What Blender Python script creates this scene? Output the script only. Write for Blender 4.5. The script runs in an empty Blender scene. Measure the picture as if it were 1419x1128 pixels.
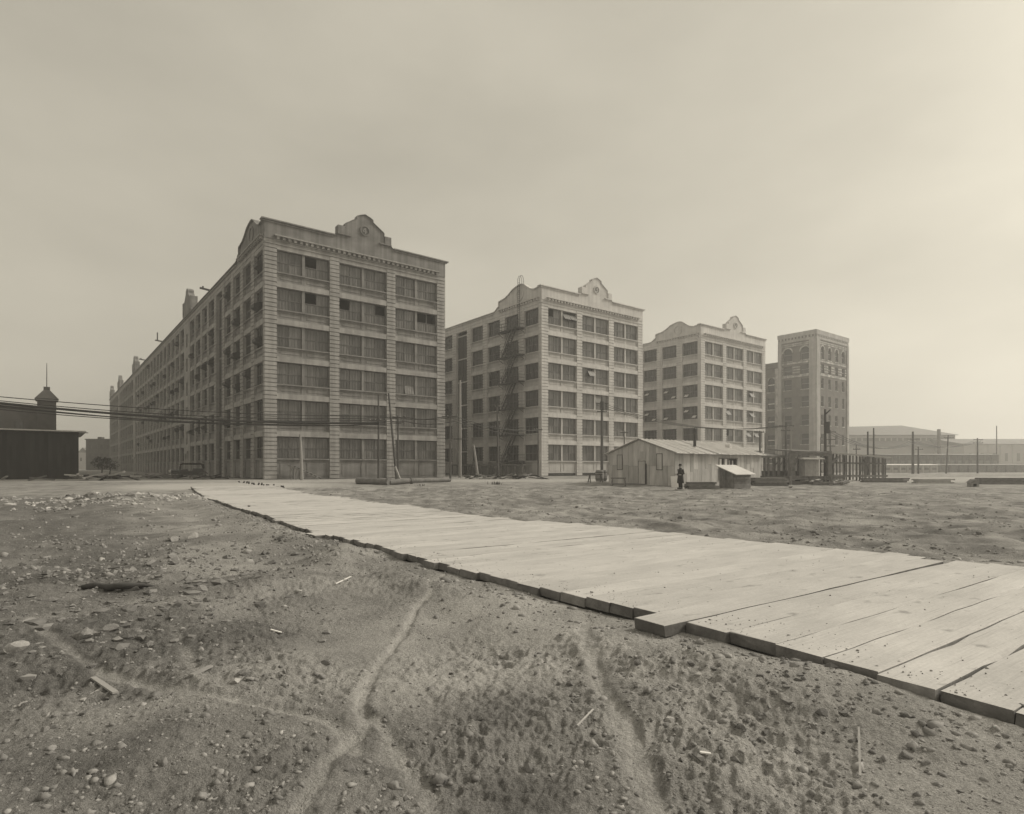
import bpy, math, random
import numpy as np
from mathutils import Vector, Matrix
R = math.radians
S = bpy.context.scene
COL = S.collection
rnd = random.Random(7)

# ------------------------------------------------------------------ camera, sky, sun, exposure
CAM_H = 1.70
FPX, CXP, HOR = 834.16, 709.5, 647.0            # focal length (photo pixels), principal column, horizon row
cd = bpy.data.cameras.new("camera")
cd.sensor_fit = 'HORIZONTAL'; cd.sensor_width = 36.0
cd.lens = FPX / 1419 * 36.0
cd.shift_y = (HOR - 564) / 1419.0
cd.clip_start = 0.05; cd.clip_end = 8000
cam = bpy.data.objects.new("camera", cd); COL.objects.link(cam)
cam.location = (0, 0, CAM_H); cam.rotation_euler = (R(90), 0, 0)
S.camera = cam

SUN_EL, SUN_AZ = R(36), R(72)                    # azimuth clockwise from the view direction (+Y)
TINT = (1.0, 0.93, 0.765)
w = bpy.data.worlds.new("World"); S.world = w; w.use_nodes = True
nt = w.node_tree; nt.nodes.clear()
sky = nt.nodes.new('ShaderNodeTexSky'); sky.sky_type = 'NISHITA'; sky.sun_disc = False
sky.sun_elevation = SUN_EL; sky.sun_rotation = SUN_AZ
sky.air_density = 1.0; sky.dust_density = 4.0; sky.ozone_density = 1.0
bw = nt.nodes.new('ShaderNodeRGBToBW')
mad = nt.nodes.new('ShaderNodeMath'); mad.operation = 'MULTIPLY_ADD'   # overcast veil over the clear-sky luminance
mad.inputs[1].default_value = 0.36; mad.inputs[2].default_value = 3.75
tc = nt.nodes.new('ShaderNodeTexCoord')
mp = nt.nodes.new('ShaderNodeMapping'); mp.inputs['Scale'].default_value = (1.2, 1.2, 3.0)
cl = nt.nodes.new('ShaderNodeTexNoise'); cl.inputs['Scale'].default_value = 1.6; cl.inputs['Detail'].default_value = 7
cl.inputs['Roughness'].default_value = 0.5
cr = nt.nodes.new('ShaderNodeMapRange'); cr.inputs['From Min'].default_value = 0.3; cr.inputs['From Max'].default_value = 0.7
cr.inputs['To Min'].default_value = 0.86; cr.inputs['To Max'].default_value = 1.09
mul = nt.nodes.new('ShaderNodeMath'); mul.operation = 'MULTIPLY'
tint = nt.nodes.new('ShaderNodeMix'); tint.data_type = 'RGBA'; tint.blend_type = 'MULTIPLY'
tint.inputs[0].default_value = 1.0; tint.inputs[7].default_value = (*TINT, 1)
bg = nt.nodes.new('ShaderNodeBackground'); bg.inputs['Strength'].default_value = 0.10
ow = nt.nodes.new('ShaderNodeOutputWorld')
L = nt.links.new
L(sky.outputs[0], bw.inputs[0]); L(bw.outputs[0], mad.inputs[0])
L(tc.outputs['Generated'], mp.inputs[0]); L(mp.outputs[0], cl.inputs['Vector']); L(cl.outputs['Fac'], cr.inputs['Value'])
L(mad.outputs[0], mul.inputs[0]); L(cr.outputs[0], mul.inputs[1])
L(mul.outputs[0], tint.inputs[6]); L(tint.outputs[2], bg.inputs['Color']); L(bg.outputs[0], ow.inputs[0])

sd = bpy.data.lights.new("sun", 'SUN'); sd.energy = 2.4; sd.angle = R(12); sd.color = (1.0, 0.94, 0.82)
sun = bpy.data.objects.new("sun", sd); COL.objects.link(sun)
sdir = Vector((math.sin(SUN_AZ) * math.cos(SUN_EL), math.cos(SUN_AZ) * math.cos(SUN_EL), math.sin(SUN_EL)))
sun.rotation_euler = sdir.to_track_quat('Z', 'Y').to_euler()
S.view_settings.view_transform = 'Standard'; S.view_settings.look = 'None'
S.view_settings.exposure = 0.22; S.view_settings.gamma = 1.0; S.view_settings.use_curve_mapping = False
S.render.engine = 'CYCLES'
cy = S.cycles
cy.max_bounces = 6; cy.diffuse_bounces = 3; cy.glossy_bounces = 2; cy.transmission_bounces = 2; cy.volume_bounces = 1
cy.use_denoising = True
try: cy.denoiser = 'OPENIMAGEDENOISE'; cy.denoising_prefilter = 'ACCURATE'
except Exception: pass

# ------------------------------------------------------------------ small helpers
def at(px, py, Y):
    """World point seen at a pixel of the photograph, at depth Y."""
    return Vector(((px - CXP) / FPX * Y, Y, CAM_H + (HOR - py) / FPX * Y))
def tag(o, label=None, cat=None, group=None, kind=None):
    if label: o["label"] = label
    if cat: o["category"] = cat
    if group: o["group"] = group
    if kind: o["kind"] = kind
    return o
def empty(name, loc=(0, 0, 0), rz=0, **kw):
    o = bpy.data.objects.new(name, None); COL.objects.link(o)
    o.empty_display_size = 0.2
    o.location = loc; o.rotation_euler = (0, 0, rz)
    return tag(o, **kw)
def ob(name, me, parent=None, loc=(0, 0, 0), rot=(0, 0, 0), **kw):
    o = bpy.data.objects.new(name, me); COL.objects.link(o)
    o.location = loc; o.rotation_euler = rot if not isinstance(rot, (int, float)) else (0, 0, rot)
    if parent: o.parent = parent
    return tag(o, **kw)
def copy_tree(o, parent=None):
    c = o.copy(); COL.objects.link(c); c.parent = parent
    for ch in list(o.children): copy_tree(ch, c)
    return c

class MB:
    """Collects shapes into one mesh."""
    def __init__(s): s.v = []; s.f = []
    def add(s, vs, fs):
        n = len(s.v); s.v.extend([tuple(p) for p in vs]); s.f.extend([tuple(i + n for i in q) for q in fs]); return s
    def box(s, x0, x1, y0, y1, z0, z1):
        return s.add([(x0,y0,z0),(x1,y0,z0),(x1,y1,z0),(x0,y1,z0),(x0,y0,z1),(x1,y0,z1),(x1,y1,z1),(x0,y1,z1)],
                     [(0,3,2,1),(4,5,6,7),(0,1,5,4),(1,2,6,5),(2,3,7,6),(3,0,4,7)])
    def beam(s, p, q, wd, ht=None, up=(0, 0, 1)):
        p, q = Vector(p), Vector(q); d = (q - p).normalized(); ht = ht or wd
        sd_ = d.cross(Vector(up))
        if sd_.length < 1e-4: sd_ = d.cross(Vector((1, 0, 0)))
        sd_.normalize(); u_ = sd_.cross(d)
        a, b = sd_ * wd / 2, u_ * ht / 2
        vs = [p-a-b, p+a-b, p+a+b, p-a+b, q-a-b, q+a-b, q+a+b, q-a+b]
        return s.add(vs, [(0,3,2,1),(4,5,6,7),(0,1,5,4),(1,2,6,5),(2,3,7,6),(3,0,4,7)])
    def tube(s, pts, rad, n=8, cap=True):
        pts = [Vector(p) for p in pts]; m = len(pts)
        rr = rad if isinstance(rad, (list, tuple)) else [rad] * m
        vs = []; prev = None
        for i, p in enumerate(pts):
            t = (pts[min(i + 1, m - 1)] - pts[max(i - 1, 0)]).normalized()
            a = t.cross(Vector((0, 0, 1))) if prev is None else prev - t * prev.dot(t)
            if a.length < 1e-3: a = t.cross(Vector((1, 0, 0)))
            a.normalize(); prev = a; b = t.cross(a)
            for k in range(n):
                th = 2 * math.pi * k / n
                vs.append(p + (a * math.cos(th) + b * math.sin(th)) * rr[i])
        fs = [(i*n+k, i*n+(k+1)%n, (i+1)*n+(k+1)%n, (i+1)*n+k) for i in range(m-1) for k in range(n)]
        if cap: fs += [tuple(range(n))[::-1], tuple((m-1)*n+k for k in range(n))]
        return s.add(vs, fs)
    def prism(s, poly, d0, d1, axis='y'):
        """poly in (a, z); extruded along the third axis from d0 to d1."""
        n = len(poly)
        if axis == 'y': P = lambda a, z, d: (a, d, z)
        elif axis == 'x': P = lambda a, z, d: (d, a, z)
        else: P = lambda a, z, d: (a, z, d)
        vs = [P(a, z, d0) for a, z in poly] + [P(a, z, d1) for a, z in poly]
        fs = [tuple(range(n)), tuple(range(2*n-1, n-1, -1))] + [(i, i+n, (i+1)%n+n, (i+1)%n) for i in range(n)]
        return s.add(vs, fs)
    def strip(s, poly, th, d0, d1):
        """a ribbon of thickness th following an open profile in (a, z)."""
        for (a0, z0), (a1, z1) in zip(poly[:-1], poly[1:]):
            if abs(a1-a0) < 1e-6 and abs(z1-z0) < 1e-6: continue
            if abs(a1 - a0) < 0.02:
                lo, hi = min(z0, z1), max(z0, z1)
                s.box(min(a0,a1)-th*.5, max(a0,a1)+th*.5, d0, d1, lo, hi)
            else:
                s.add([(a0,d0,z0),(a1,d0,z1),(a1,d1,z1),(a0,d1,z0),(a0,d0,z0+th),(a1,d0,z1+th),(a1,d1,z1+th),(a0,d1,z0+th)],
                      [(0,3,2,1),(4,5,6,7),(0,1,5,4),(1,2,6,5),(2,3,7,6),(3,0,4,7)])
        return s
    def mesh(s, name, mat, smooth=False):
        me = bpy.data.meshes.new(name); me.from_pydata(s.v, [], s.f)
        if mat: me.materials.append(mat)
        if smooth: me.polygons.foreach_set('use_smooth', [True] * len(me.polygons))
        me.update(); return me
    def build(s, name, mat, parent=None, loc=(0,0,0), rot=(0,0,0), smooth=False, **kw):
        return ob(name, s.mesh(name, mat, smooth), parent, loc, rot, **kw)

# ------------------------------------------------------------------ procedural materials
def G(v, warm=0.0): return (min(v*(1+warm),1), v, v*(1-warm), 1)
def material(name, lo, hi, scale=1.0, stretch=(1,1,1), rough=0.85, detail=6, bump=0.0, bscale=20.0, bdist=0.02,
             rand=0.0, island=0.0, spec=0.3, coord='Object', streak=0.0, metallic=0.0, warm=0.03, fine=0.0, finescale=60, damp=None):
    m = bpy.data.materials.new(name); m.use_nodes = True
    n = m.node_tree; N = n.nodes; l = n.links.new
    b = N['Principled BSDF']; b.inputs['Roughness'].default_value = rough; b.inputs['Metallic'].default_value = metallic
    b.inputs['Specular IOR Level'].default_value = spec
    tc_ = N.new('ShaderNodeTexCoord'); geo = N.new('ShaderNodeNewGeometry')
    vec = geo.outputs['Position'] if coord == 'World' else tc_.outputs[coord]
    oi = N.new('ShaderNodeObjectInfo')
    mp_ = N.new('ShaderNodeMapping'); mp_.inputs['Scale'].default_value = stretch; l(vec, mp_.inputs[0])
    t = N.new('ShaderNodeTexNoise'); t.noise_dimensions = '4D'; t.inputs['Scale'].default_value = scale; t.inputs['Detail'].default_value = detail
    t.inputs['Roughness'].default_value = 0.6
    l(mp_.outputs[0], t.inputs['Vector'])
    wv = N.new('ShaderNodeMath'); wv.operation = 'MULTIPLY'; wv.inputs[1].default_value = 37.0
    l(oi.outputs['Random'], wv.inputs[0])
    if coord != 'World': l(wv.outputs[0], t.inputs['W'])
    mr = N.new('ShaderNodeMapRange'); mr.inputs['From Min'].default_value = 0.32; mr.inputs['From Max'].default_value = 0.68
    mr.inputs['To Min'].default_value = lo; mr.inputs['To Max'].default_value = hi
    l(t.outputs['Fac'], mr.inputs['Value']); val = mr.outputs[0]
    def times(val, src, a, c):
        r = N.new('ShaderNodeMapRange'); r.inputs['To Min'].default_value = a; r.inputs['To Max'].default_value = c
        l(src, r.inputs['Value']); x = N.new('ShaderNodeMath'); x.operation = 'MULTIPLY'; l(val, x.inputs[0]); l(r.outputs[0], x.inputs[1]); return x.outputs[0]
    if rand: val = times(val, oi.outputs['Random'], 1-rand, 1+rand)
    if island: val = times(val, geo.outputs['Random Per Island'], 1-island, 1+island)
    if streak:                                            # rain streaks: noise stretched downwards
        m2 = N.new('ShaderNodeMapping'); m2.inputs['Scale'].default_value = (2.2, 2.2, 0.10); l(geo.outputs['Position'], m2.inputs[0])
        t2 = N.new('ShaderNodeTexNoise'); t2.inputs['Scale'].default_value = 1.0; t2.inputs['Detail'].default_value = 4; l(m2.outputs[0], t2.inputs['Vector'])
        r2 = N.new('ShaderNodeMapRange'); r2.inputs['From Min'].default_value = .38; r2.inputs['From Max'].default_value = .62; l(t2.outputs['Fac'], r2.inputs['Value'])
        val = times(val, r2.outputs[0], 1-streak, 1+streak*.6)
    if fine:
        t3 = N.new('ShaderNodeTexNoise'); t3.inputs['Scale'].default_value = finescale; t3.inputs['Detail'].default_value = 3; l(vec, t3.inputs['Vector'])
        val = times(val, t3.outputs['Fac'], 1-fine, 1+fine)
    if damp:                                              # soot and splash line low on the wall (height of its own, in metres)
        z0, z1, k = damp
        sx = N.new('ShaderNodeSeparateXYZ'); l(geo.outputs['Position'], sx.inputs[0])
        t4 = N.new('ShaderNodeTexNoise'); t4.inputs['Scale'].default_value = .25; t4.inputs['Detail'].default_value = 4; l(geo.outputs['Position'], t4.inputs['Vector'])
        ad = N.new('ShaderNodeMath'); ad.operation = 'MULTIPLY_ADD'; ad.inputs[1].default_value = 2.2; l(t4.outputs['Fac'], ad.inputs[0]); l(sx.outputs['Z'], ad.inputs[2])
        r4 = N.new('ShaderNodeMapRange'); r4.interpolation_type = 'SMOOTHSTEP'
        r4.inputs['From Min'].default_value = z0 + 1.1; r4.inputs['From Max'].default_value = z1 + 1.1; l(ad.outputs[0], r4.inputs['Value'])
        val = times(val, r4.outputs[0], k, 1.0)
    cc = N.new('ShaderNodeCombineColor')
    for k, f_ in enumerate((1+warm, 1.0, 1-warm)):
        x = N.new('ShaderNodeMath'); x.operation = 'MULTIPLY'; x.inputs[1].default_value = f_; l(val, x.inputs[0]); l(x.outputs[0], cc.inputs[k])
    l(cc.outputs[0], b.inputs['Base Color'])
    if bump:
        tb = N.new('ShaderNodeTexNoise'); tb.inputs['Scale'].default_value = bscale; tb.inputs['Detail'].default_value = 5; l(mp_.outputs[0], tb.inputs['Vector'])
        bp = N.new('ShaderNodeBump'); bp.inputs['Strength'].default_value = bump; bp.inputs['Distance'].default_value = bdist
        l(tb.outputs['Fac'], bp.inputs['Height']); l(bp.outputs[0], b.inputs['Normal'])
    return m

M = {}
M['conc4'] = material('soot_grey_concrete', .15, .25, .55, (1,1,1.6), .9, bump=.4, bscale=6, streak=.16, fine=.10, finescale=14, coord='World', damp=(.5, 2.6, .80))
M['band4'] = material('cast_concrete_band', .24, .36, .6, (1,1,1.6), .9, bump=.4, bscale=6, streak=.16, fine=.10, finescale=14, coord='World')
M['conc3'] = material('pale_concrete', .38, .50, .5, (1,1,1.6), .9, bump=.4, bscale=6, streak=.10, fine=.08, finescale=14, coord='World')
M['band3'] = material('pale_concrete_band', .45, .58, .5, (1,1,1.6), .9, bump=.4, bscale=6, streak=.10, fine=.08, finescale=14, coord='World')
M['para'] = material('weathered_parapet_concrete', .14, .23, .35, (1,1,2.2), .9, bump=.3, bscale=6, streak=.22, fine=.10, finescale=10, coord='World')
M['glass4'] = material('dusty_ribbed_glass', .065, .14, 2.6, (5,5,.25), .30, detail=4, rand=.34, island=.22, spec=.5)
M['glass3'] = material('dusty_window_glass', .075, .16, 2.4, (5,5,.25), .25, detail=4, rand=.34, island=.22, spec=.5)
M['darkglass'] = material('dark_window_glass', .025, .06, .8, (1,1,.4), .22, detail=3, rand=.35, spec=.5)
M['sash'] = material('sooty_steel_sash', .07, .12, 3, rough=.6)
M['sash_pale'] = material('grey_steel_sash', .16, .24, 3, rough=.6)
M['dark'] = material('dark_interior_shade', .012, .022, 1, rough=.95)  # near-black colour paints in the shade of unlit rooms and gaps
M['roof'] = material('roofing_felt', .06, .10, 1, rough=.95)
M['darkbrick'] = material('sooty_brick', .05, .09, .8, (1,1,1), .95, bump=.4, bscale=9, fine=.15, finescale=9, coord='World', warm=.06)
M['brick'] = material('worn_brick', .10, .17, .8, (1,1,1), .95, bump=.4, bscale=9, fine=.15, finescale=9, coord='World', warm=.06)
M['sand'] = material('sandy_brick', .30, .42, .8, (1,1,1), .95, bump=.4, bscale=9, fine=.15, finescale=9, coord='World', streak=.15)
M['flake'] = material('peeling_brick', .16, .60, .9, (1,1,.8), .95, detail=8, fine=.3, finescale=6, coord='World', streak=.3)
M['blackwood'] = material('tarred_wood', .022, .045, 1.2, (1,1,.3), .9, fine=.2, finescale=14, rand=.2)
M['timber'] = material('weathered_timber', .12, .22, 2.5, (1,1,1), .9, bump=.3, bscale=12, rand=.25, fine=.15, finescale=30)
M['paletimber'] = material('fresh_sawn_timber', .28, .42, 2.5, (1,1,1), .9, bump=.3, bscale=12, rand=.2, fine=.15, finescale=30)
M['pole'] = material('creosoted_pole', .05, .10, 2, (3,3,.4), .9, bump=.3, bscale=8, rand=.2)
M['palepole'] = material('bare_grey_pole', .22, .32, 2, (3,3,.4), .9, bump=.3, bscale=8)
M['board'] = material('whitewashed_boarding', .36, .54, 1.3, (2,2,.5), .9, bump=.3, bscale=10, rand=.16, fine=.12, finescale=25)
M['sheet'] = material('galvanised_sheet', .48, .64, 1.6, (1,1,1), .5, rand=.10, spec=.4)
def plank_material():
    m = material('dusty_timber_deck', .40, .53, .9, (.8,1.6,1.6), .95, detail=10, bump=.6, bscale=10, bdist=.008, rand=.06, fine=.18, finescale=38)
    n = m.node_tree; N = n.nodes; l = n.links.new; b = N['Principled BSDF']
    tc_ = N.new('ShaderNodeTexCoord'); oi = N.new('ShaderNodeObjectInfo')
    col = b.inputs['Base Color'].links[0].from_socket
    def layer(col, stretch, scale, a, c, lo, hi, det=4):
        mp_ = N.new('ShaderNodeMapping'); mp_.inputs['Scale'].default_value = stretch; l(tc_.outputs['Object'], mp_.inputs[0])
        t = N.new('ShaderNodeTexNoise'); t.noise_dimensions = '4D'; t.inputs['Scale'].default_value = scale; t.inputs['Detail'].default_value = det; l(mp_.outputs[0], t.inputs['Vector'])
        w_ = N.new('ShaderNodeMath'); w_.operation = 'MULTIPLY'; w_.inputs[1].default_value = 51; l(oi.outputs['Random'], w_.inputs[0]); l(w_.outputs[0], t.inputs['W'])
        r = N.new('ShaderNodeMapRange'); r.inputs[1].default_value = a; r.inputs[2].default_value = c; r.inputs[3].default_value = lo; r.inputs[4].default_value = hi; l(t.outputs['Fac'], r.inputs[0])
        x = N.new('ShaderNodeVectorMath'); x.operation = 'SCALE'; l(col, x.inputs[0]); l(r.outputs[0], x.inputs['Scale']); return x.outputs[0]
    col = layer(col, (1, 26, 26), 2.2, .35, .65, .94, 1.05, 6)        # grain along the timber
    col = layer(col, (1, 60, 60), 1.3, .60, .68, 1.0, .80, 3)         # splits and scratches
    col = layer(col, (1, 1.4, 1.4), 3.1, .62, .72, 1.0, .62, 6)       # mud
    col = layer(col, (1, 1, 1), 26, .70, .76, 1.0, .60, 2)            # spikes, grit
    l(col, b.inputs['Base Color']); return m
M['plank'] = plank_material()
M['edge_dirt_shade'] = material('dirty_shaded_edge', .13, .26, 5, (1,1,1), .95, detail=6, bump=.5, bscale=25, bdist=.01, rand=.25, fine=.2, finescale=50)  # grime plus painted-in shade for the ends and sides of the timbers
M['iron'] = material('black_iron', .03, .06, 4, rough=.6)
M['rust'] = material('rusty_iron_pipe', .11, .20, 3, rough=.8, bump=.3, bscale=18, fine=.2, finescale=30)
M['wire'] = material('black_cable', .02, .03, 3, rough=.7)
M['glaze'] = material('glazed_insulator', .25, .35, 3, rough=.25)
M['stone'] = material('rough_stone', .17, .28, 5, rough=.95, bump=.6, bscale=18, rand=.3, fine=.2, finescale=70)
M['palestone'] = material('pale_stone', .30, .46, 5, rough=.95, bump=.5, bscale=18, rand=.15, fine=.15, finescale=60)
M['rubble'] = material('broken_rubble', .16, .46, .9, rough=.95, island=.35, fine=.2, finescale=40, coord='World')
M['cloth'] = material('dark_wool_coat', .018, .032, 8, rough=.95)
M['skin'] = material('skin', .30, .36, 8, rough=.6)
M['paint_black'] = material('black_car_paint', .02, .035, 3, rough=.35, spec=.5)
M['tyre'] = material('grey_rubber_tyre', .10, .15, 5, rough=.9)
M['white'] = material('white_paint', .62, .74, 3, rough=.8)
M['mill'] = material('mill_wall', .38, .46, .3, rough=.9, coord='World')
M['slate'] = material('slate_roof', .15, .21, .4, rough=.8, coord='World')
M['bark'] = material('tree_bark', .06, .11, 4, (1,1,.3), rough=.95)
M['leaf'] = material('dull_foliage', .045, .09, 2, rough=.9, island=.35)

# ------------------------------------------------------------------ the lie of the land
_rs = np.random.RandomState(11)
_T = _rs.rand(8, 256, 256)
def vn(x, y, k=0):
    """smooth value noise, 0..1"""
    xi = np.floor(x).astype(np.int64); yi = np.floor(y).astype(np.int64)
    fx = x - xi; fy = y - yi
    fx = fx*fx*fx*(fx*(fx*6-15)+10); fy = fy*fy*fy*(fy*(fy*6-15)+10)
    T = _T[k % 8]; a = xi & 255; b = yi & 255; a1 = (a+1) & 255; b1 = (b+1) & 255
    return (T[a,b]*(1-fx)+T[a1,b]*fx)*(1-fy) + (T[a,b1]*(1-fx)+T[a1,b1]*fx)*fy
def rot(x, y, a): return x*math.cos(a)-y*math.sin(a), x*math.sin(a)+y*math.cos(a)
def sstep(a, b, x):
    t = np.clip((x-a)/(b-a), 0, 1); return t*t*(3-2*t)
# the plank road: left edge starts at RP, runs along RD, timbers lie across it along RC
RP = np.array([3.24, 3.83]); RD = np.array([-.580, .8146]); RC = np.array([.8146, .580])
ROAD_W, ROAD_A, ROAD_B = 6.7, -7.5, 47.0
def road_w(a): return ROAD_W - 1.1 * sstep(8, 24, a)
def road_bend(a): return 0.9 * sstep(18, 48, a) * (a-18)/30*1.6
def road_z(a): return 0.0 + 0.05*np.sin(a*.28+.7) + .03*np.sin(a*.71) + .10*sstep(25, 48, a)
def seg_dist(x, y, pts):
    d = np.full(np.shape(x), 1e9)
    for (x0, y0), (x1, y1) in zip(pts[:-1], pts[1:]):
        dx, dy = x1-x0, y1-y0; t = np.clip(((x-x0)*dx+(y-y0)*dy)/(dx*dx+dy*dy), 0, 1)
        d = np.minimum(d, np.hypot(x-x0-t*dx, y-y0-t*dy))
    return d
TRACKS = [([(-.98,.5),(-.99,3.12),(-1.1,4.38),(-1.17,6.55),(-1.14,9.54)], .052, .9),
          ([(.85,.5),(.77,3.12),(.74,4.38),(.72,6.01),(.80,7.6)], .055, .95),
          ([(-5.2,6.4),(-3.46,4.98),(-2.4,4.45),(-1.3,4.02),(-.9,3.7)], .055, .8),
          ([(-1.05,4.2),(-.7,3.6),(-.33,3.09),(0,2.6)], .05, .7),
          ([(-3.6,6.3),(-2.9,5.3),(-2.1,4.5)], .05, .6),
          ([(-.2,3.3),(.2,2.7)], .04, .35)]
ROUGH_TRACKS = [[(3.5,19.5),(9,17),(16,14.5),(30,11)], [(3.0,21),(9,18.6),(17,16.2),(32,13)], [(5,25),(12,24),(20,21),(34,18)]]
def land(x, y, fine=True):
    """ground height and how dusty (pale, compacted) the ground is there"""
    x = np.asarray(x, float); y = np.asarray(y, float)
    r = np.hypot(x, y)
    z = .36*sstep(38, 64, y) - .06 + .02*sstep(15, 35, y)
    px, py = x-RP[0], y-RP[1]
    a = px*RD[0]+py*RD[1]; c = px*RC[0]+py*RC[1] - road_bend(a)
    left = sstep(-2.5, -8, c) * sstep(70, 30, y)
    x1, y1 = rot(x, y, .4); x2, y2 = rot(x, y, 1.1); x3, y3 = rot(x, y, 2.0)
    far = sstep(70, 30, r)
    z = z + (vn(x1*.33, y1*.33, 0)-.5)*(.16+.42*left)*far + (vn(x2*.9, y2*.9, 1)-.5)*(.09+.12*left)*far
    z = z - .22*left*sstep(3, 12, y)
    tm = np.zeros_like(x)
    for pts, wd, k in TRACKS: tm = np.maximum(tm, sstep(wd*2.6, wd*1.0, seg_dist(x, y, pts))*min(1, k*1.2))
    if fine:
        near = sstep(60, 12, r)
        soft = sstep(.35, .8, vn(x1*.8+9, y1*.8, 5)*.7+vn(x3*2.2, y3*2.2, 0)*.3) * (1-.8*tm)
        soft = np.clip(soft + .45*left*(1-tm), 0, 1.2)
        z = z + (vn(x3*2.1, y3*2.1, 2)-.5)*.075*near
        lump = np.abs(vn(x1*4.7, y1*4.7, 3)-.5)
        z = z + (.25-lump)*.055*near*(.15+soft)
        lump = np.abs(vn(x2*10.5, y2*10.5, 4)-.5)
        z = z + (.2-lump)*.042*sstep(30, 8, r)*(.15+1.05*soft)
        lump = np.abs(vn(x3*19+5, y3*19, 1)-.5)
        z = z + (.2-lump)*.020*sstep(16, 6, r)*(.2+1.2*soft)
        z = z + (vn(x3*23, y3*23, 6)-.5)*.020*sstep(18, 5, r)*(.35+1.2*soft)
        z = z + (vn(x1*51, y1*51, 7)-.5)*.016*sstep(9, 3, r)*(.3+1.1*soft)
    mid = sstep(9, 14, y)*sstep(56, 44, y)*sstep(0, 1.5, c-road_w(a))
    z = z + mid*((vn(x3*1.3, y3*1.3, 5)-.5)*.13 + (vn(x1*3.1+3, y1*3.1, 0)-.5)*.06)
    dust = .50 + mid*(.5*(vn(x1*1.1, y1*1.1, 2)-.5) + .5*(vn(x2*3.3, y2*3.3, 1)-.5)) - .10*mid + (.9-.55*sstep(8,22,y))*(vn(x2*.6, y2*.6, 5)-.5) + .30*np.exp(-((x-.2)/2.6)**2)*sstep(13, 6, y) + .5*(vn(x1*2.3, y1*2.3, 6)-.5) - .62*sstep(-1.5, -6, c)*sstep(50, 20, y)
    for pts, wd, k in TRACKS:
        d = seg_dist(x + (vn(x*2, y*2, 2)-.5)*.16 + (vn(x*9, y*9, 4)-.5)*.05, y, pts)
        m = sstep(wd*1.5, wd*.35, d) * k * np.clip(.5+.75*vn(x*1.9, y*1.9, 6), 0, 1)
        z = z - m*.028 + k*.012*np.exp(-((d-wd*2.1)/(wd*.8))**2)*vn(x*7, y*7, 3)
        dust = dust*(1-m*.85) + m*.85*(1.14+.6*(vn(x*8, y*8, 1)-.5))
    for pts in ROUGH_TRACKS:
        d = seg_dist(x + (vn(x*.5, y*.5, 3)-.5)*.8, y, pts); m = sstep(.35, .08, d)
        z = z - .05*m; dust = dust - .25*m
    # heaped earth along the left edge, bed under the timbers
    inr = sstep(-.10, .12, c)*sstep(.05, -.15, c-road_w(a))*sstep(ROAD_A-1, ROAD_A, a)*sstep(ROAD_B+1, ROAD_B-.5, a)
    berm = np.exp(-((c+.75)/.62)**2)*sstep(ROAD_A-2, ROAD_A, a)*sstep(ROAD_B+2, ROAD_B-4, a)
    z = z + berm*.15*(.35+vn(a*.8, c*.8, 4)) * (1-inr)
    ed = sstep(-.9, -.05, c)*(1-inr)*(c < .3)*sstep(ROAD_B+1, ROAD_B-1, a)
    z = z*(1-ed*.85) + ed*.85*(road_z(a)+.022 + (vn(a*1.7, c*3, 2)-.5)*.07)
    rb = np.exp(-((c-road_w(a)-.35)/.45)**2)*sstep(ROAD_B+2, ROAD_B-4, a)*(c > road_w(a)-.3)
    z = z + rb*(.05+.06*vn(a*.5, c*.5, 1)) 
    over = sstep(-.9, .1, c-road_w(a))*(c < road_w(a)+.6)*sstep(10, 20, a)*sstep(ROAD_B+2, ROAD_B-4, a)   # earth spilt over the far ends
    z = z*(1-inr) + inr*(road_z(a)-.035)
    # pale street crossing in front of the factories, and the pale apron where the planks end
    rc_ = sstep(55.5, 58.0, y + 0.02*x)*sstep(68, 65, y - .25*np.maximum(x,0))
    apron = sstep(9, 3, np.hypot((x+24)*.75, y-50))
    dust = dust*(1-.85*rc_) + .85*rc_*1.05; dust = dust*(1-apron) + apron*1.35
    z = z*(1-rc_*.5) + rc_*.5*.33
    # rubbish tip left of the plank road
    d = np.hypot((x+21.5)/4.5, (y-30)/2.6)
    z = z + .42*np.exp(-d*d)*(.5+vn(x*1.3, y*1.3, 3))
    d = np.hypot((x+6.6)/1.6, (y-9.3)/1.0); z = z + .20*np.exp(-d*d)*(.4+vn(x*1.9, y*1.9, 2))
    d = seg_dist(x, y, [(-5.6, 5.4), (-4.4, 6.2), (-3.9, 7.7), (-3.2, 9.4), (-3.2, 11.5)]); z = z + .17*np.exp(-(d/.55)**2)*(.45+vn(x*1.6, y*1.6, 1))
    d = seg_dist(x, y, [(-9, 10.5), (-7, 11.5), (-5.5, 12.5)]); z = z + .18*np.exp(-(d/.7)**2)*(.3+vn(x*1.4, y*1.4, 2))
    d = np.hypot((x-1.6)/1.5, (y-4.4)/.8); z = z + .10*np.exp(-d*d)*(.5+vn(x*2.4, y*2.4, 4))
    return z, np.clip(dust, 0, 1.6)
def gz(x, y): return float(land(np.array([x]), np.array([y]))[0][0])
def on(px, py):
    """ground point seen at a pixel of the photograph"""
    Y = 5.0
    for _ in range(40):
        z = gz((px-CXP)/FPX*Y, Y); Y = .5*Y + .5*FPX*(CAM_H-z)/(py-HOR)
    return Vector(((px-CXP)/FPX*Y, Y, gz((px-CXP)/FPX*Y, Y)))

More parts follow.
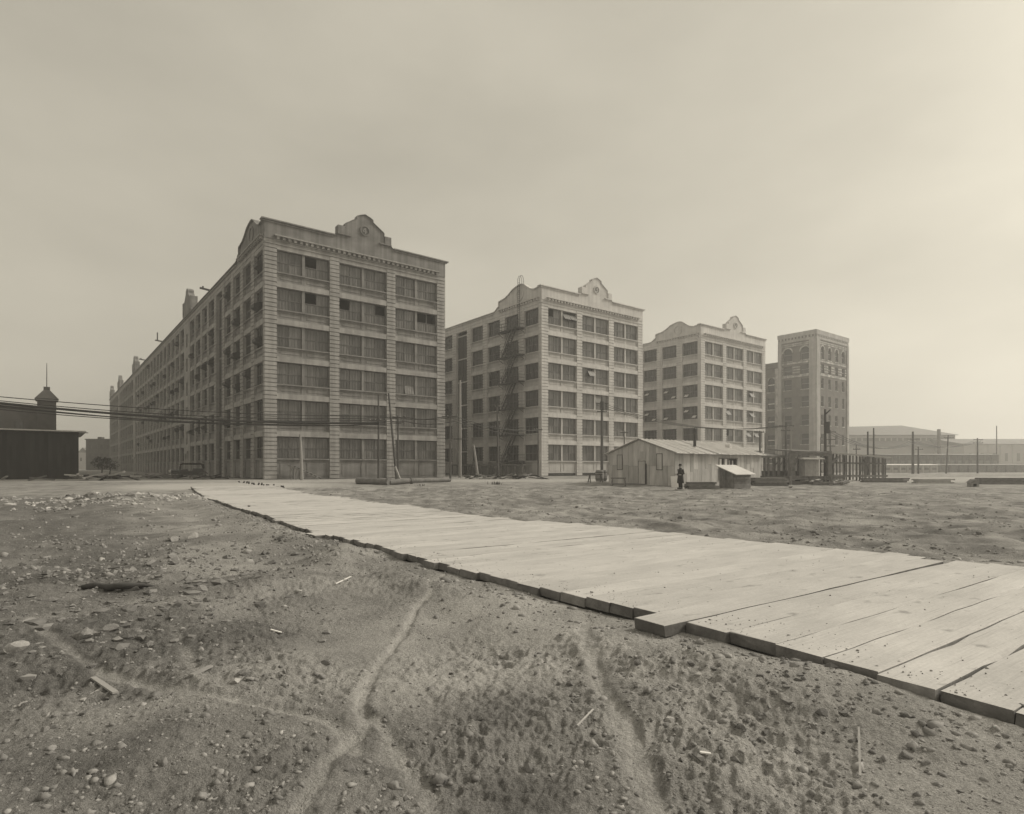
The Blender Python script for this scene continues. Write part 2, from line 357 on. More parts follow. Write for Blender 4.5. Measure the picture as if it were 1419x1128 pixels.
# ------------------------------------------------------------------ ground
def fast_mesh(name, V, F, mat, smooth=True, attr=None):
    """V (n,3), F (m,k) arrays -> mesh"""
    me = bpy.data.meshes.new(name); V = np.ascontiguousarray(V, np.float32); F = np.ascontiguousarray(F, np.int32); k = F.shape[1]
    me.vertices.add(len(V)); me.vertices.foreach_set('co', V.ravel())
    me.loops.add(F.size); me.loops.foreach_set('vertex_index', F.ravel())
    me.polygons.add(len(F)); me.polygons.foreach_set('loop_start', np.arange(0, F.size, k, dtype=np.int32))
    try: me.polygons.foreach_set('loop_total', np.full(len(F), k, np.int32))
    except Exception: pass
    me.polygons.foreach_set('use_smooth', np.full(len(F), smooth))
    if attr is not None:
        at_ = me.attributes.new('dust', 'FLOAT', 'POINT'); at_.data.foreach_set('value', attr.astype(np.float32))
    me.materials.append(mat); me.update(calc_edges=True); me.validate(); return me

def ground_material():
    m = bpy.data.materials.new('bare_dirt'); m.use_nodes = True
    n = m.node_tree; N = n.nodes; l = n.links.new; b = N['Principled BSDF']
    b.inputs['Roughness'].default_value = .97; b.inputs['Specular IOR Level'].default_value = .12
    g = N.new('ShaderNodeNewGeometry'); at_ = N.new('ShaderNodeAttribute'); at_.attribute_name = 'dust'
    def noise(sc, det=4, ro=.6):
        t = N.new('ShaderNodeTexNoise'); t.inputs['Scale'].default_value = sc; t.inputs['Detail'].default_value = det; t.inputs['Roughness'].default_value = ro
        l(g.outputs['Position'], t.inputs['Vector']); return t.outputs['Fac']
    def math_(op, a, c, d=None):
        x = N.new('ShaderNodeMath'); x.operation = op
        for i, s_ in enumerate((a, c, d)):
            if s_ is None: continue
            if isinstance(s_, (int, float)): x.inputs[i].default_value = s_
            else: l(s_, x.inputs[i])
        return x.outputs[0]
    def rng(s_, a, c, d, e):
        x = N.new('ShaderNodeMapRange')
        for i, v_ in enumerate((a, c, d, e)): x.inputs[i+1].default_value = v_
        l(s_, x.inputs[0]); return x.outputs[0]
    f1 = noise(1.3, 8, .68); f2 = noise(11, 6, .7); f3 = noise(60, 4, .7)
    d = math_('ADD', at_.outputs['Fac'], math_('MULTIPLY', math_('SUBTRACT', f1, .5), .9))
    d = math_('ADD', d, math_('MULTIPLY', math_('SUBTRACT', f2, .5), .9))
    val = rng(d, -.15, 1.25, .12, .43)
    val = math_('MULTIPLY', val, rng(f3, .25, .75, .64, 1.34))
    val = math_('MULTIPLY', val, rng(noise(150, 2),   .3, .7, .80, 1.20))
    cc = N.new('ShaderNodeCombineColor')
    for k, f_ in enumerate((1.03, 1.0, .96)): l(math_('MULTIPLY', val, f_), cc.inputs[k])
    l(cc.outputs[0], b.inputs['Base Color'])
    h = math_('ADD', math_('MULTIPLY', noise(26, 6, .7), 1.0), math_('MULTIPLY', noise(110, 3, .6), .28))
    bp = N.new('ShaderNodeBump'); bp.inputs['Strength'].default_value = 1.0; bp.inputs['Distance'].default_value = .04
    l(h, bp.inputs['Height']); l(bp.outputs[0], b.inputs['Normal'])
    return m
M['dirt'] = ground_material()

def build_ground():
    rr = [1.0]
    while rr[-1] < 14: rr.append(rr[-1]*1.0048)
    while rr[-1] < 90: rr.append(rr[-1]*1.0085)
    while rr[-1] < 2200: rr.append(rr[-1]*1.08)
    rr = np.array(rr)
    an = np.concatenate([np.radians(np.arange(-46, 46.01, .105)), np.radians(np.arange(52, 310, 6.0))])   # clockwise from +Y
    A, Rr = np.meshgrid(an, rr); X = Rr*np.sin(A); Y = Rr*np.cos(A)
    Z, D = land(X.ravel(), Y.ravel())
    nr, na = A.shape
    V = np.column_stack([X.ravel(), Y.ravel(), Z]); i = np.arange(nr-1)[:, None]*na; j = np.arange(na)[None, :]; j1 = (j+1) % na
    F = np.stack([i+j, i+na+j, i+na+j1, i+j1], -1).reshape(-1, 4)
    V = np.vstack([V, [[0, 0, -.06]]]); D = np.append(D, .5); c = len(V)-1
    me = fast_mesh('ground', V, F, M['dirt'], True, D)
    o = ob('ground', me); tag(o, kind='structure')
    mb = MB(); ring = [tuple(V[k]) for k in range(na)]; mb.add(ring+[(0, 0, -.06)], [(k, (k+1) % na, na) for k in range(na)][::1])
    mb.build('ground', M['dirt'], kind='structure')
build_ground()

# ------------------------------------------------------------------ plank road: every timber a part
def plank_mesh(ln, wd, th, seed):
    r = random.Random(seed); n = 15; ch = .004
    mb = MB(); vs = []
    for k in range(n+1):
        x = ln*k/n
        e = .035 if k in (0, n) else 0
        jw = r.uniform(-.003, .003); jz = r.uniform(-.004, .004); h0 = -wd/2+jw; h1 = wd/2+r.uniform(-.003, .003)
        c = ch + (r.uniform(0, .008) if 0 < k < n else 0) + (r.uniform(.0, .03) if r.random() < .12 and 0 < k < n else 0); x0 = x + (r.uniform(-e, e))
        sec = [(h0, -th), (h1, -th), (h1, jz-c), (h1-c, jz), (h0+c, jz), (h0, jz-c)]
        vs += [(x0 + (r.uniform(-.02, .02) if e else 0), a, z) for a, z in sec]
    fs = [(k*6+i, k*6+(i+1)%6, (k+1)*6+(i+1)%6, (k+1)*6+i) for k in range(n) for i in range(6)]
    fs += [tuple(range(6))[::-1], tuple(n*6+i for i in range(6))]
    mb.add(vs, fs); me = mb.mesh('plank', M['plank']); me.materials.append(M['edge_dirt_shade'])
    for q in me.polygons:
        if q.normal.z < .6: q.material_index = 1  # ends and sides coloured darker: dirt, with shade put into the seams
    return me
def build_road():
    r = random.Random(3)
    root = empty('plank_road', (float(RP[0]), float(RP[1]), 0), math.atan2(RC[1], RC[0]), kind='structure')
    root["label"] = "wide road of heavy timbers laid crosswise over the dirt"
    protos = {}
    for wi, wd in enumerate((.35, .38, .41, .45)):
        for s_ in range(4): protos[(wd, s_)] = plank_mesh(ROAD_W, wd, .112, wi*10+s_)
    a = ROAD_A; k = 0
    while a < ROAD_B:
        wd = r.choice([.35, .38, .38, .41, .41, .45]); mid = a + wd/2
        wl = float(road_w(mid)); off = float(road_bend(mid)) + r.gauss(0, .016)
        if 1.75 < mid < 12 and r.random() < .2: off -= r.uniform(.02, .06)
        if mid > 12 and r.random() < .18: off += r.uniform(-.12, .14)
        if mid > 13.5 and mid < 14.0: off -= .35
        zt = float(road_z(mid)) + .102 + r.gauss(0, .0025)
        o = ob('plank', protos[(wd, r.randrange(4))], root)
        if not hasattr(build_road, 'stick') and mid > 2.75:
            build_road.stick = 1; off -= .38; zt += .010
            o["label"] = "timber shifted outwards, its end jutting past the road edge"
        o.location = (off, mid, zt); o.scale = ((wl + r.uniform(-.05, .25))/ROAD_W, 1, 1)
        o.rotation_euler = (r.gauss(0, .004), r.gauss(0, .0006), r.gauss(0, .0009))
        a += wd + max(.0015, r.gauss(.004, .006)); k += 1
build_road()

# ------------------------------------------------------------------ concrete factories
ANG = .657913; U = Vector((math.cos(ANG), math.sin(ANG), 0)); V_ = Vector((-math.sin(ANG), math.cos(ANG), 0))
BASE = .357; C4 = Vector((-26.6526, 64.818, BASE)); SPACING = 39.2
FH = 4.083; WB, WT = 2.27, 4.69                         # sill and head of the ground-floor windows
FBAYS = [(1.30, 7.20), (8.35, 14.35), (15.50, 21.45)]; FW = 22.65
def facade_to_local(face, a, d, z): return (a, d, z) if face == 'F' else (d, a, z)
def face_rot(face): return 0.0 if face == 'F' else -math.pi/2

def window_mesh(w_, h, cols, mat, depth=.10, open_=()):
    """steel frame; a=0 centre, z=0 bottom; the frame only"""
    mb = MB(); t = .075
    mb.box(-w_/2, w_/2, 0, depth, 0, t).box(-w_/2, w_/2, 0, depth, h-t, h)
    mb.box(-w_/2, -w_/2+t, 0, depth, t, h-t).box(w_/2-t, w_/2, 0, depth, t, h-t)
    zm = h*.47
    mb.box(-w_/2+t, w_/2-t, -.015, depth-.02, zm-.05, zm+.05)
    for k in range(1, cols):
        x = -w_/2 + w_*k/cols
        mb.box(x-.05, x+.05, -.012, depth-.012, t, zm-.05).box(x-.05, x+.05, -.012, depth-.012, zm+.05, h-t)
    return mb.mesh('window', mat)
def pane_mesh(w_, h, n, mat, seed):
    """n lights, each very slightly out of true, with a thin bar between"""
    r = random.Random(seed); mb = MB(); lw = w_/n
    for k in range(n):
        x0 = -w_/2 + k*lw; x1 = x0+lw
        j = [r.uniform(-.008, .008) for _ in range(4)]
        mb.add([(x0, .05+j[0], 0), (x1, .05+j[1], 0), (x1, .05+j[2], h), (x0, .05+j[3], h)], [(0, 1, 2, 3)])
        if k: mb.box(x0-.014, x0+.014, .02, .06, 0, h)
    return mb.mesh('pane', mat)
def pier_mesh(w_, z0, z1, mat, depth=.62, ret=None):
    """rusticated pier: courses of blocks with sunk joints between"""
    mb = MB(); mb.box(-w_/2+.05, w_/2-.05, .13, depth, z0, z1)
    n = int(round((z1-z0)/.454)); hgt = (z1-z0)/n
    for k in range(n):
        mb.box(-w_/2, w_/2, 0, depth+.01, z0+k*hgt+.045, z0+(k+1)*hgt-.045)
    return mb.mesh('pier', mat)
def spandrel_mesh(w_, z0, z1, mat, halves=2):
    """wall below a window row: projecting sill, sunk panels, window-head band below is separate"""
    mb = MB(); mb.box(-w_/2, w_/2, .02, .55, z1-.13, z1)                   # sill
    y = .20; rl = .16
    mb.box(-w_/2, w_/2, y+.06, .60, z0, z1-.13)
    mb.box(-w_/2, w_/2, y, y+.06, z1-.13-rl, z1-.13).box(-w_/2, w_/2, y, y+.06, z0, z0+rl)
    xs = [-w_/2 + w_*k/halves for k in range(halves+1)]
    for k, x in enumerate(xs):
        e = .22
        mb.box(max(x-e, -w_/2), min(x+e, w_/2), y, y+.06, z0+rl, z1-.13-rl)
    for a, b in zip(xs[:-1], xs[1:]):                                        # raised inner panel
        mb.box(a+.42, b-.42, y+.02, y+.06, z0+rl+.15, z1-.28-rl)
    return mb.mesh('spandrel', mat)
def bracket_run(mb, face, a0, a1, z):
    n = int((a1-a0)/.62)
    for k in range(n):
        a = a0 + (k+.5)*(a1-a0)/n
        if face == 'F': mb.box(a-.15, a+.15, -.30, .02, z, z+.28)
        else: mb.box(-.30, .02, a-.15, a+.15, z, z+.28)

PED = [(-3.75, 0), (-3.62, .06), (-3.42, .22), (-3.3, .38), (-3.25, .45), (-3.25, 1.25), (-2.45, 1.25), (-2.45, 1.68), (-1.02, 2.62), (-1.0, 2.92), (-.62, 3.10), (0, 3.32)]
PED = PED + [(-a, z) for a, z in PED[::-1][1:]]
SIDEG = [(0, 0), (1.6, -.22), (2.4, 0), (3.2, .48), (3.9, 1.0), (4.5, 1.25), (5.2, 1.28), (5.9, 1.15), (6.9, .92), (7.8, .42), (8.8, .0), (10.5, -.22)]
SIDE_DROP = [(10.5, -1.0), (10.85, -1.1), (11.2, -1.35), (11.6, -1.56), (12.0, -1.64)]
PT = 28.08                                                # parapet height on the front

def digit_poly(ch):
    F = {'4': [[(-.02, -.34), (-.02, .34), (.12, .34), (.12, -.34)], [(-.30, -.16), (-.30, -.04), (.26, -.04), (.26, -.16)], [(-.30, -.04), (-.04, .34), (.08, .34), (-.16, -.04)]],
         '3': [[(-.24, .24), (-.24, .34), (.24, .34), (.24, .24)], [(-.14, -.04), (-.14, .06), (.22, .06), (.22, -.04)], [(-.24, -.34), (-.24, -.24), (.24, -.24), (.24, -.34)], [(.14, -.3), (.14, .3), (.26, .3), (.26, -.3)]],
         '2': [[(-.24, .22), (-.24, .32), (.20, .34), (.24, .24)], [(.12, 0), (.12, .3), (.25, .3), (.25, .04)], [(-.26, -.26), (.12, .08), (.25, .04), (-.10, -.26)], [(-.26, -.34), (-.26, -.23), (.26, -.23), (.26, -.34)]]}
    return F[ch]

def factory(idx, digit, mats, label, length, bays, stairs, front_open, dark_bay, n_single, seed, peds=()):
    r = random.Random(seed)
    conc, band, para, glass, sash, sideglass = mats
    root = empty('factory_building', C4 + U*(SPACING*idx), ANG, label=label, cat='factory', group='concrete factory blocks standing in a row')
    z_top = WT + 5*FH                                    # head of the top windows (25.1)
    # --- walls
    wl = MB()
    wl.box(0.3, FW-.3, 0.30, .62, z_top+.02, 26.55).box(.30, .62, .62, length-.2, z_top+.02, 26.0)       # above the windows
    wl.box(FW-.35, FW-.02, .63, length, 0, 26.6).box(.05, FW-.36, length-.35, length, 0, 26.4)
    wl.build('wall', conc, root)
    rf = MB(); rf.box(.63, FW-.4, .63, length-.4, 26.02, 26.2); rf.build('roof', M['roof'], root)
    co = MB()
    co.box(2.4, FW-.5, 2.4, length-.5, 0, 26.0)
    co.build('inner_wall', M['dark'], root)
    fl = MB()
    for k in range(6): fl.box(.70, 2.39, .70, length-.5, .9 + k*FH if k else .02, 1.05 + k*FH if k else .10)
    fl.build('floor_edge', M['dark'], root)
    # --- front
    pm = {}
    for (a0, a1) in ((0, FBAYS[0][0]), (FBAYS[0][1], FBAYS[1][0]), (FBAYS[1][1], FBAYS[2][0]), (FBAYS[2][1], FW)):
        key = round(a1-a0, 2)
        if key not in pm: pm[key] = pier_mesh(a1-a0-.004, 0, 25.6, band, .60)
        ob('pier', pm[key], root, ((a0+a1)/2, 0, 0))
    fr = MB(); fr.box(.0, FW, .06, .50, 25.62, 26.1); fr.box(0.02, FW-.02, -.06, .10, 25.60, 25.72)
    fr.build('frieze', band, root)
    for (a0, a1) in FBAYS:
        w_ = a1-a0-.01; ac = (a0+a1)/2
        sp = spandrel_mesh(w_, 0.62, FH-2.42, conc)      # between floors
        bd = MB(); bd.box(-w_/2, w_/2, .03, .58, 0, .60); bdm = bd.mesh('window_head', band)
        bs = spandrel_mesh(w_, .42 if idx else 0.0, WB, conc); hw = w_/2-.165
        wm = window_mesh(hw, 2.42, 2, sash)
        pw, ph = hw/2-.125, 1.06
        pms = [pane_mesh(pw, ph, 4, glass, s_) for s_ in range(5)]; pmt = [pane_mesh(pw, 1.13, 4, glass, 9+s_) for s_ in range(5)]
        openp = pane_mesh(pw, 1.13, 4, M['sash_pale'], 3)
        ml = MB(); ml.box(-.15, .15, .22, .62, 0, 2.42); mlm = ml.mesh('mullion', conc)
        bi = FBAYS.index((a0, a1))
        for fl_ in range(6):
            zb = WB + fl_*FH
            if fl_ == 0:
                ob('base_panel', bs, root, (ac, 0, 0))
                if idx:
                    bw_ = MB(); bw_.box(-w_/2+.1, w_/2-.1, .33, .42, .05, .40); bw_.build('basement_window', M['darkglass'], root, (ac, 0, 0))
            else:
                ob('spandrel', sp, root, (ac, 0, zb-(FH-2.42)))
            if fl_ < 5: ob('window_head', bdm, root, (ac, 0, zb+2.42+.01))
            else:
                pass
            ob('mullion', mlm, root, (ac, 0, zb))
            for h_ in (0, 1):
                wc = ac + (-1 if h_ == 0 else 1)*(hw/2+.162)
                wo = ob('window', wm, root, (wc, .36, zb))
                row = 5-fl_
                for c_ in (0, 1):
                    for t_ in (0, 1):                     # t_=1 upper sash
                        key = (row, bi, h_, c_, t_)
                        me = r.choice(pmt if t_ else pms); x = (-1 if c_ == 0 else 1)*(pw/2+.052)
                        z = 2.42*.47+.052 if t_ else .078
                        if key in front_open:
                            k = front_open[key]
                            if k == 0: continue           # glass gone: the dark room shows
                            ob('pane', openp, wo, (x, -.02-math.sin(-k)*1.1, z), (k, 0, 0)); continue
                        ob('pane', me, wo, (x, 0, z))
        del sp, bdm
    # head of the top windows
    th = MB()
    for (a0, a1) in FBAYS: th.box(a0+.005, a1-.005, .04, .56, z_top, 25.60)
    th.build('window_head', band, root)
    # --- left side
    pv = MB(); wms = {}
    far_p, far_s, far_w, far_g = MB(), MB(), MB(), MB()
    pier_w = MB()
    side_pier = None
    dark_me = None
    hopper = MB().prism([(0, 0), (-.78, .30), (-.84, .62), (-.78, .70), (0, .98)], -.72, .72, 'x').mesh('vent_hopper', M['iron'])
    for bi, (t0, t1) in enumerate(bays):
        w_ = t1-t0; tc_ = (t0+t1)/2; near = bi < n_single
        nxt = bays[bi+1][0] if bi+1 < len(bays) else None
        if nxt is not None:
            pw_ = nxt-t1
            if near or pw_ > 2:
                if pw_ < 2:
                    if side_pier is None: side_pier = pier_mesh(pw_-.004, 0, 25.6, band, .60)
                    ob('pier', side_pier, root, (0, (t1+nxt)/2, 0), face_rot('L'))
            else: far_p.box(0, .6, t1+.002, nxt-.002, 0, 25.6)
        isdark = bi in dark_bay
        key = (round(w_, 2), isdark)
        if key not in wms:
            hd = MB(); hd.box(-w_/2+.005, w_/2-.005, .06, .58, 0, .60)
            wms[key] = (spandrel_mesh(w_-.01, .62, FH-2.42, conc, 1), hd.mesh('window_head', band), spandrel_mesh(w_-.01, .1, WB, conc, 1),
                        window_mesh(w_-.02, 2.42, 4, sash), pane_mesh(w_-.2, 2.25, 8, sideglass, bi))
        sp, hd, bs, wm, gm = wms[key]
        for fl_ in range(6):
            zb = WB + fl_*FH; L_ = lambda d, z: (d, tc_, z)
            if isdark:                                    # loading bay: dark boarded doors the full height
                m = MB(); m.box(-w_/2+.005, w_/2-.005, .42, .52, 0, FH-.2)
                for q in range(1, 4): m.box(-w_/2+w_*q/4-.05, -w_/2+w_*q/4+.05, .37, .42, .02, FH-.22)
                m.box(-w_/2+.005, w_/2-.005, .36, .42, 1.9, 2.02)
                if dark_me is None: dark_me = (m.mesh('loading_door', M['iron']), MB().box(-w_/2+.005, w_/2-.005, .34, .5, 0, .2).mesh('window_head', conc))
                ob('loading_door', dark_me[0], root, L_(0, .02 + fl_*FH), face_rot('L')); ob('lintel', dark_me[1], root, L_(0, FH-.17+fl_*FH), face_rot('L'))
                continue
            if near:
                if fl_ == 0: ob('base_panel', bs, root, L_(0, 0), face_rot('L'))
                else: ob('spandrel', sp, root, L_(0, zb-(FH-2.42)), face_rot('L'))
                if fl_ < 5: ob('window_head', hd, root, L_(0, zb+2.43), face_rot('L'))
                wo = ob('window', wm, root, L_(.36, zb), face_rot('L'))
                ob('pane', gm, wo, (0, .005, .085))
                if idx == 0 and (r.random() < (.55 if fl_ in (1, 2, 3, 4) else .12) if bi not in (0,) else fl_ in (3, 4, 5)):
                    ob('vent_hopper', hopper, wo, (r.choice([-.6, .6, 0]), -.02, r.choice([.15, .3, 1.2])))
                elif idx == 2 and fl_ in (2, 3) and r.random() < .8:
                    for xx in ((-.9, .9) if r.random() < .4 else (r.choice([-.9, .9]),)):
                        q = MB(); q.box(-.42, .42, 0, .03, 0, .62); ob('sash', q.mesh('sash', M['sheet']), wo, (xx, -.48, r.choice([.25, 1.4])), (-R(48), 0, 0))
            else:
                far_s.box(.20, .6, t0+.003, t1-.003, (.0 if fl_ == 0 else zb-(FH-2.42)+.63), zb-.13).box(.02, .55, t0+.003, t1-.003, zb-.13, zb)
                if fl_ < 5: far_s.box(.05, .58, t0+.003, t1-.003, zb+2.43, zb+2.43+.60)
                for q in range(5):
                    x = t0+.05+(t1-t0-.1)*q/4; far_w.box(.35, .45, x-.045, x+.045, zb, zb+2.42)
                far_w.box(.345, .44, t0+.003, t1-.003, zb+1.09, zb+1.19)
                far_g.add([(.42, t0, zb), (.42, t1, zb), (.42, t1, zb+2.42), (.42, t0, zb+2.42)], [(0, 1, 2, 3)])
                if idx == 0 and r.random() < .3 and 0 < fl_ < 5:
                    far_w.beam((.3, tc_, zb+1.1), (-.45, tc_, zb+.7), 1.2, .05)
    if far_s.v:
        far_p.build('pier', conc, root, kind='stuff'); far_s.build('spandrel', conc, root, kind='stuff')
        far_w.build('window', M['sash'], root, kind='stuff'); far_g.build('pane', sideglass, root, kind='stuff')
    cp = MB(); cp.box(.01, .62, .61, bays[0][0]-.002, 0, 25.6); cp.box(.01, .62, bays[-1][1]+.003, length-.36, 0, 25.6)
    cp.build('corner_return', conc, root)
    sh = MB(); sh.box(.05, .6, .62, length-.36, z_top+.0, 25.58); sh.box(.0, .58, .63, length-.36, 25.60, 25.98); sh.build('window_head', band, root)
    # stair bays: plain shafts with slit windows and a door
    for (t0, t1) in stairs:
        st = MB(); hwid = t1-t0; c_ = (t0+t1)/2
        st.box(.03, .60, t0+.003, c_-.75, 0, 25.6).box(.03, .60, c_+.75, t1-.003, 0, 25.6)
        for k in range(7): st.box(.03, .60, c_-.75, c_+.75, max(0, k*FH-.9) if k else 3.2, min(25.6, k*FH+1.0) if k else 3.3)
        st.box(-.12, .03, c_-1.3, c_-.78, 0, 3.5).box(-.12, .03, c_+.78, c_+1.3, 0, 3.5).box(-.2, .03, c_-1.4, c_+1.4, 3.5, 4.0)
        st.build('stair_shaft', band, root)
        sl = MB()
        for k in range(6): sl.box(.36, .44, c_-.74, c_+.74, k*FH+(1.0 if k else 3.3), (k+1)*FH-.9)
        sl.build('stair_window', M['darkglass'], root)
        d_ = MB(); d_.box(.25, .33, c_-.74, c_+.74, .02, 3.19); d_.build('door', M['blackwood'], root)
    # --- parapets
    prof = [(0, PT)] + [(11.5+a, PT+z) for a, z in PED] + [(FW, PT)]
    pa = MB(); pa.prism([(0.0, 26.11), *prof, (FW, 26.11)], .0, .52); pa.build('parapet', para, root)
    cpg = MB(); cpg.strip([(-.35, PT-.02), prof[1]], .14, -.22, .60); cpg.strip([prof[-2], (FW+.40, PT-.02)], .14, -.22, .60); cpg.strip(prof[1:-1], .07, -.12, .58)
    cpg.box(-.30, FW+.35, -.16, -.003, PT-.22, PT-.04) if False else None
    cpg.strip([(-.2, PT-.2), (7.7, PT-.2)], .10, -.12, -.004); cpg.strip([(15.3, PT-.2), (FW+.2, PT-.2)], .10, -.12, -.004)
    cpg.box(8.1, 9.7, -.22, -.004, PT+.28, PT+.42).box(13.3, 14.9, -.22, -.004, PT+.28, PT+.42)
    for s_ in (-1, 1): cpg.box(11.5+s_*2.95-.42, 11.5+s_*2.95+.42, -.16, .75, PT+.44, PT+1.33)
    cpg.build('coping', para, root)
    br = MB(); br.box(1.0, FW-1.0, -.42, -.004, 26.42, 26.56); br.box(1.0, FW-1.0, -.05, -.004, 26.00, 26.12); bracket_run(br, 'F', 1.05, FW-1.05, 26.13); br.build('bracket_course', band, root)
    # numbered roundel
    md = MB(); n = 24; ro, ri = .62, .48
    ring = [(math.cos(2*math.pi*k/n), math.sin(2*math.pi*k/n)) for k in range(n)]
    vs = [(x*ro, -.02, z*ro) for x, z in ring]+[(x*ro, -.12, z*ro) for x, z in ring]+[(x*ri, -.12, z*ri) for x, z in ring]+[(x*ri, -.03, z*ri) for x, z in ring]
    md.add(vs, [(j*n+k, j*n+(k+1)%n, (j+1)*n+(k+1)%n, (j+1)*n+k) for j in range(3) for k in range(n)])
    roundel = md.build('roundel', para, root, (11.5, 0, 29.5))
    fc = MB(); fc.add([(x*ri, -.03, z*ri) for x, z in ring], [tuple(range(n))]); fc.build('roundel_face', M['sash'] , roundel)
    dg = MB()
    for poly in digit_poly(digit): dg.prism([(a*1.0, z) for a, z in poly], -.085, -.032)
    dg.build('number', M['sash_pale'] if digit == '4' else para, roundel)
    # side pavilion gable and the lower parapet behind it
    sp_ = [(t, PT+z) for t, z in SIDEG]; sd_ = [(t, PT+z) for t, z in SIDE_DROP]
    pl = [(t, z) for t, z in sp_ if t > .52]; pl = [(.53, PT-.05)] + pl
    pa2 = MB(); pa2.prism([(.53, 25.99)] + pl + sd_ + [(length-.02, PT-1.64), (length-.02, 25.99)], .0, .5, 'x'); pa2.build('side_parapet', para, root)
    c2 = MB(); tmp = MB(); tmp.strip([(-.2, PT-.02)] + sp_[1:] + sd_ + [(length, PT-1.64)], .14, -.2, .58)
    c2.add([(y, x, z) for x, y, z in tmp.v], [f[::-1] for f in tmp.f]); c2.build('coping', para, root)
    b2 = MB(); b2.box(-.42, -.004, .4, 10.6, 26.42, 26.56); bracket_run(b2, 'L', .5, 10.5, 26.13); b2.build('bracket_course', band, root)
    b3 = MB(); b3.box(-.14, -.004, 12.1, length, PT-1.9, PT-1.78); b3.build('string_course', band, root)
    rg = MB(); ro, ri = .95, .74
    vs = [(-.02, x*ro, z*ro) for x, z in ring]+[(-.1, x*ro, z*ro) for x, z in ring]+[(-.1, x*ri, z*ri) for x, z in ring]+[(-.02, x*ri, z*ri) for x, z in ring]
    rg.add(vs, [(j*n+k, j*n+(k+1)%n, (j+1)*n+(k+1)%n, (j+1)*n+k) for j in range(3) for k in range(n)]); rg.build('roundel', para, root, (0, 5.2, 27.9))
    for t in peds:                                        # shaped gables over the stair bays
        g = MB(); g.prism([(t-3.9, PT-1.55)] + [(t+a, PT-1.0+z*1.25) for a, z in PED] + [(t+3.9, PT-1.55)], -.02, .9, 'x')
        g.box(-.1, 1.0, t-3.5, t-2.5, PT-1.0, PT+1.2).box(-.1, 1.0, t+2.5, t+3.5, PT-1.0, PT+1.2)
        g.build('stair_gable', para, root)
    return root

def bay_run(start, n, pitch=4.80, w_=3.45): return [(start+k*pitch, start+k*pitch+w_) for k in range(n)]
D_ = R(30)
fo4 = {(0, 0, 1, 0, 1): 0, (1, 0, 1, 0, 1): 0, (1, 1, 0, 0, 1): 0, (1, 1, 1, 1, 1): 0, (1, 2, 1, 0, 1): 0, (1, 2, 1, 1, 1): 0, (3, 2, 0, 1, 0): -R(8)}
b4 = bay_run(.75, 9) + bay_run(48.3, 15) + bay_run(125.4, 8) + bay_run(168.6, 6, 5.2)
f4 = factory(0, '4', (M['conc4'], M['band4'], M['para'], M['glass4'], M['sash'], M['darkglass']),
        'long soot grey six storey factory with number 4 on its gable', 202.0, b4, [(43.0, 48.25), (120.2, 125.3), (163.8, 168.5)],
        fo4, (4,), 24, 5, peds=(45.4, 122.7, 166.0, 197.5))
fo3 = {(0, 0, 1, 0, 1): -R(35), (0, 0, 1, 1, 1): -R(40), (0, 0, 0, 0, 1): 0, (2, 1, 0, 1, 1): -R(32), (3, 1, 1, 0, 1): -R(10)}
b3 = bay_run(.75, 11)
f3 = factory(1, '3', (M['conc3'], M['band3'], M['band3'], M['glass3'], M['sash'], M['darkglass']),
        'pale six storey factory with number 3 gable and zigzag fire escape', 53.5, b3, [], fo3, (4,), 11, 6)
fo2 = {(2, 2, 0, 1, 1): -R(35), (3, 1, 0, 0, 1): -R(35), (3, 2, 0, 1, 1): -R(38), (4, 1, 0, 0, 1): 0, (4, 2, 0, 0, 1): -R(35), (4, 2, 1, 0, 1): -R(30)}
f2 = factory(2, '2', (M['conc3'], M['band3'], M['band3'], M['glass3'], M['sash'], M['darkglass']),
        'smallest looking pale factory with number 2 gable, behind the board shack', 53.5, b3, [], fo2, (), 7, 8)
f2["label"] = "pale factory with number 2 gable rising behind the board shack"

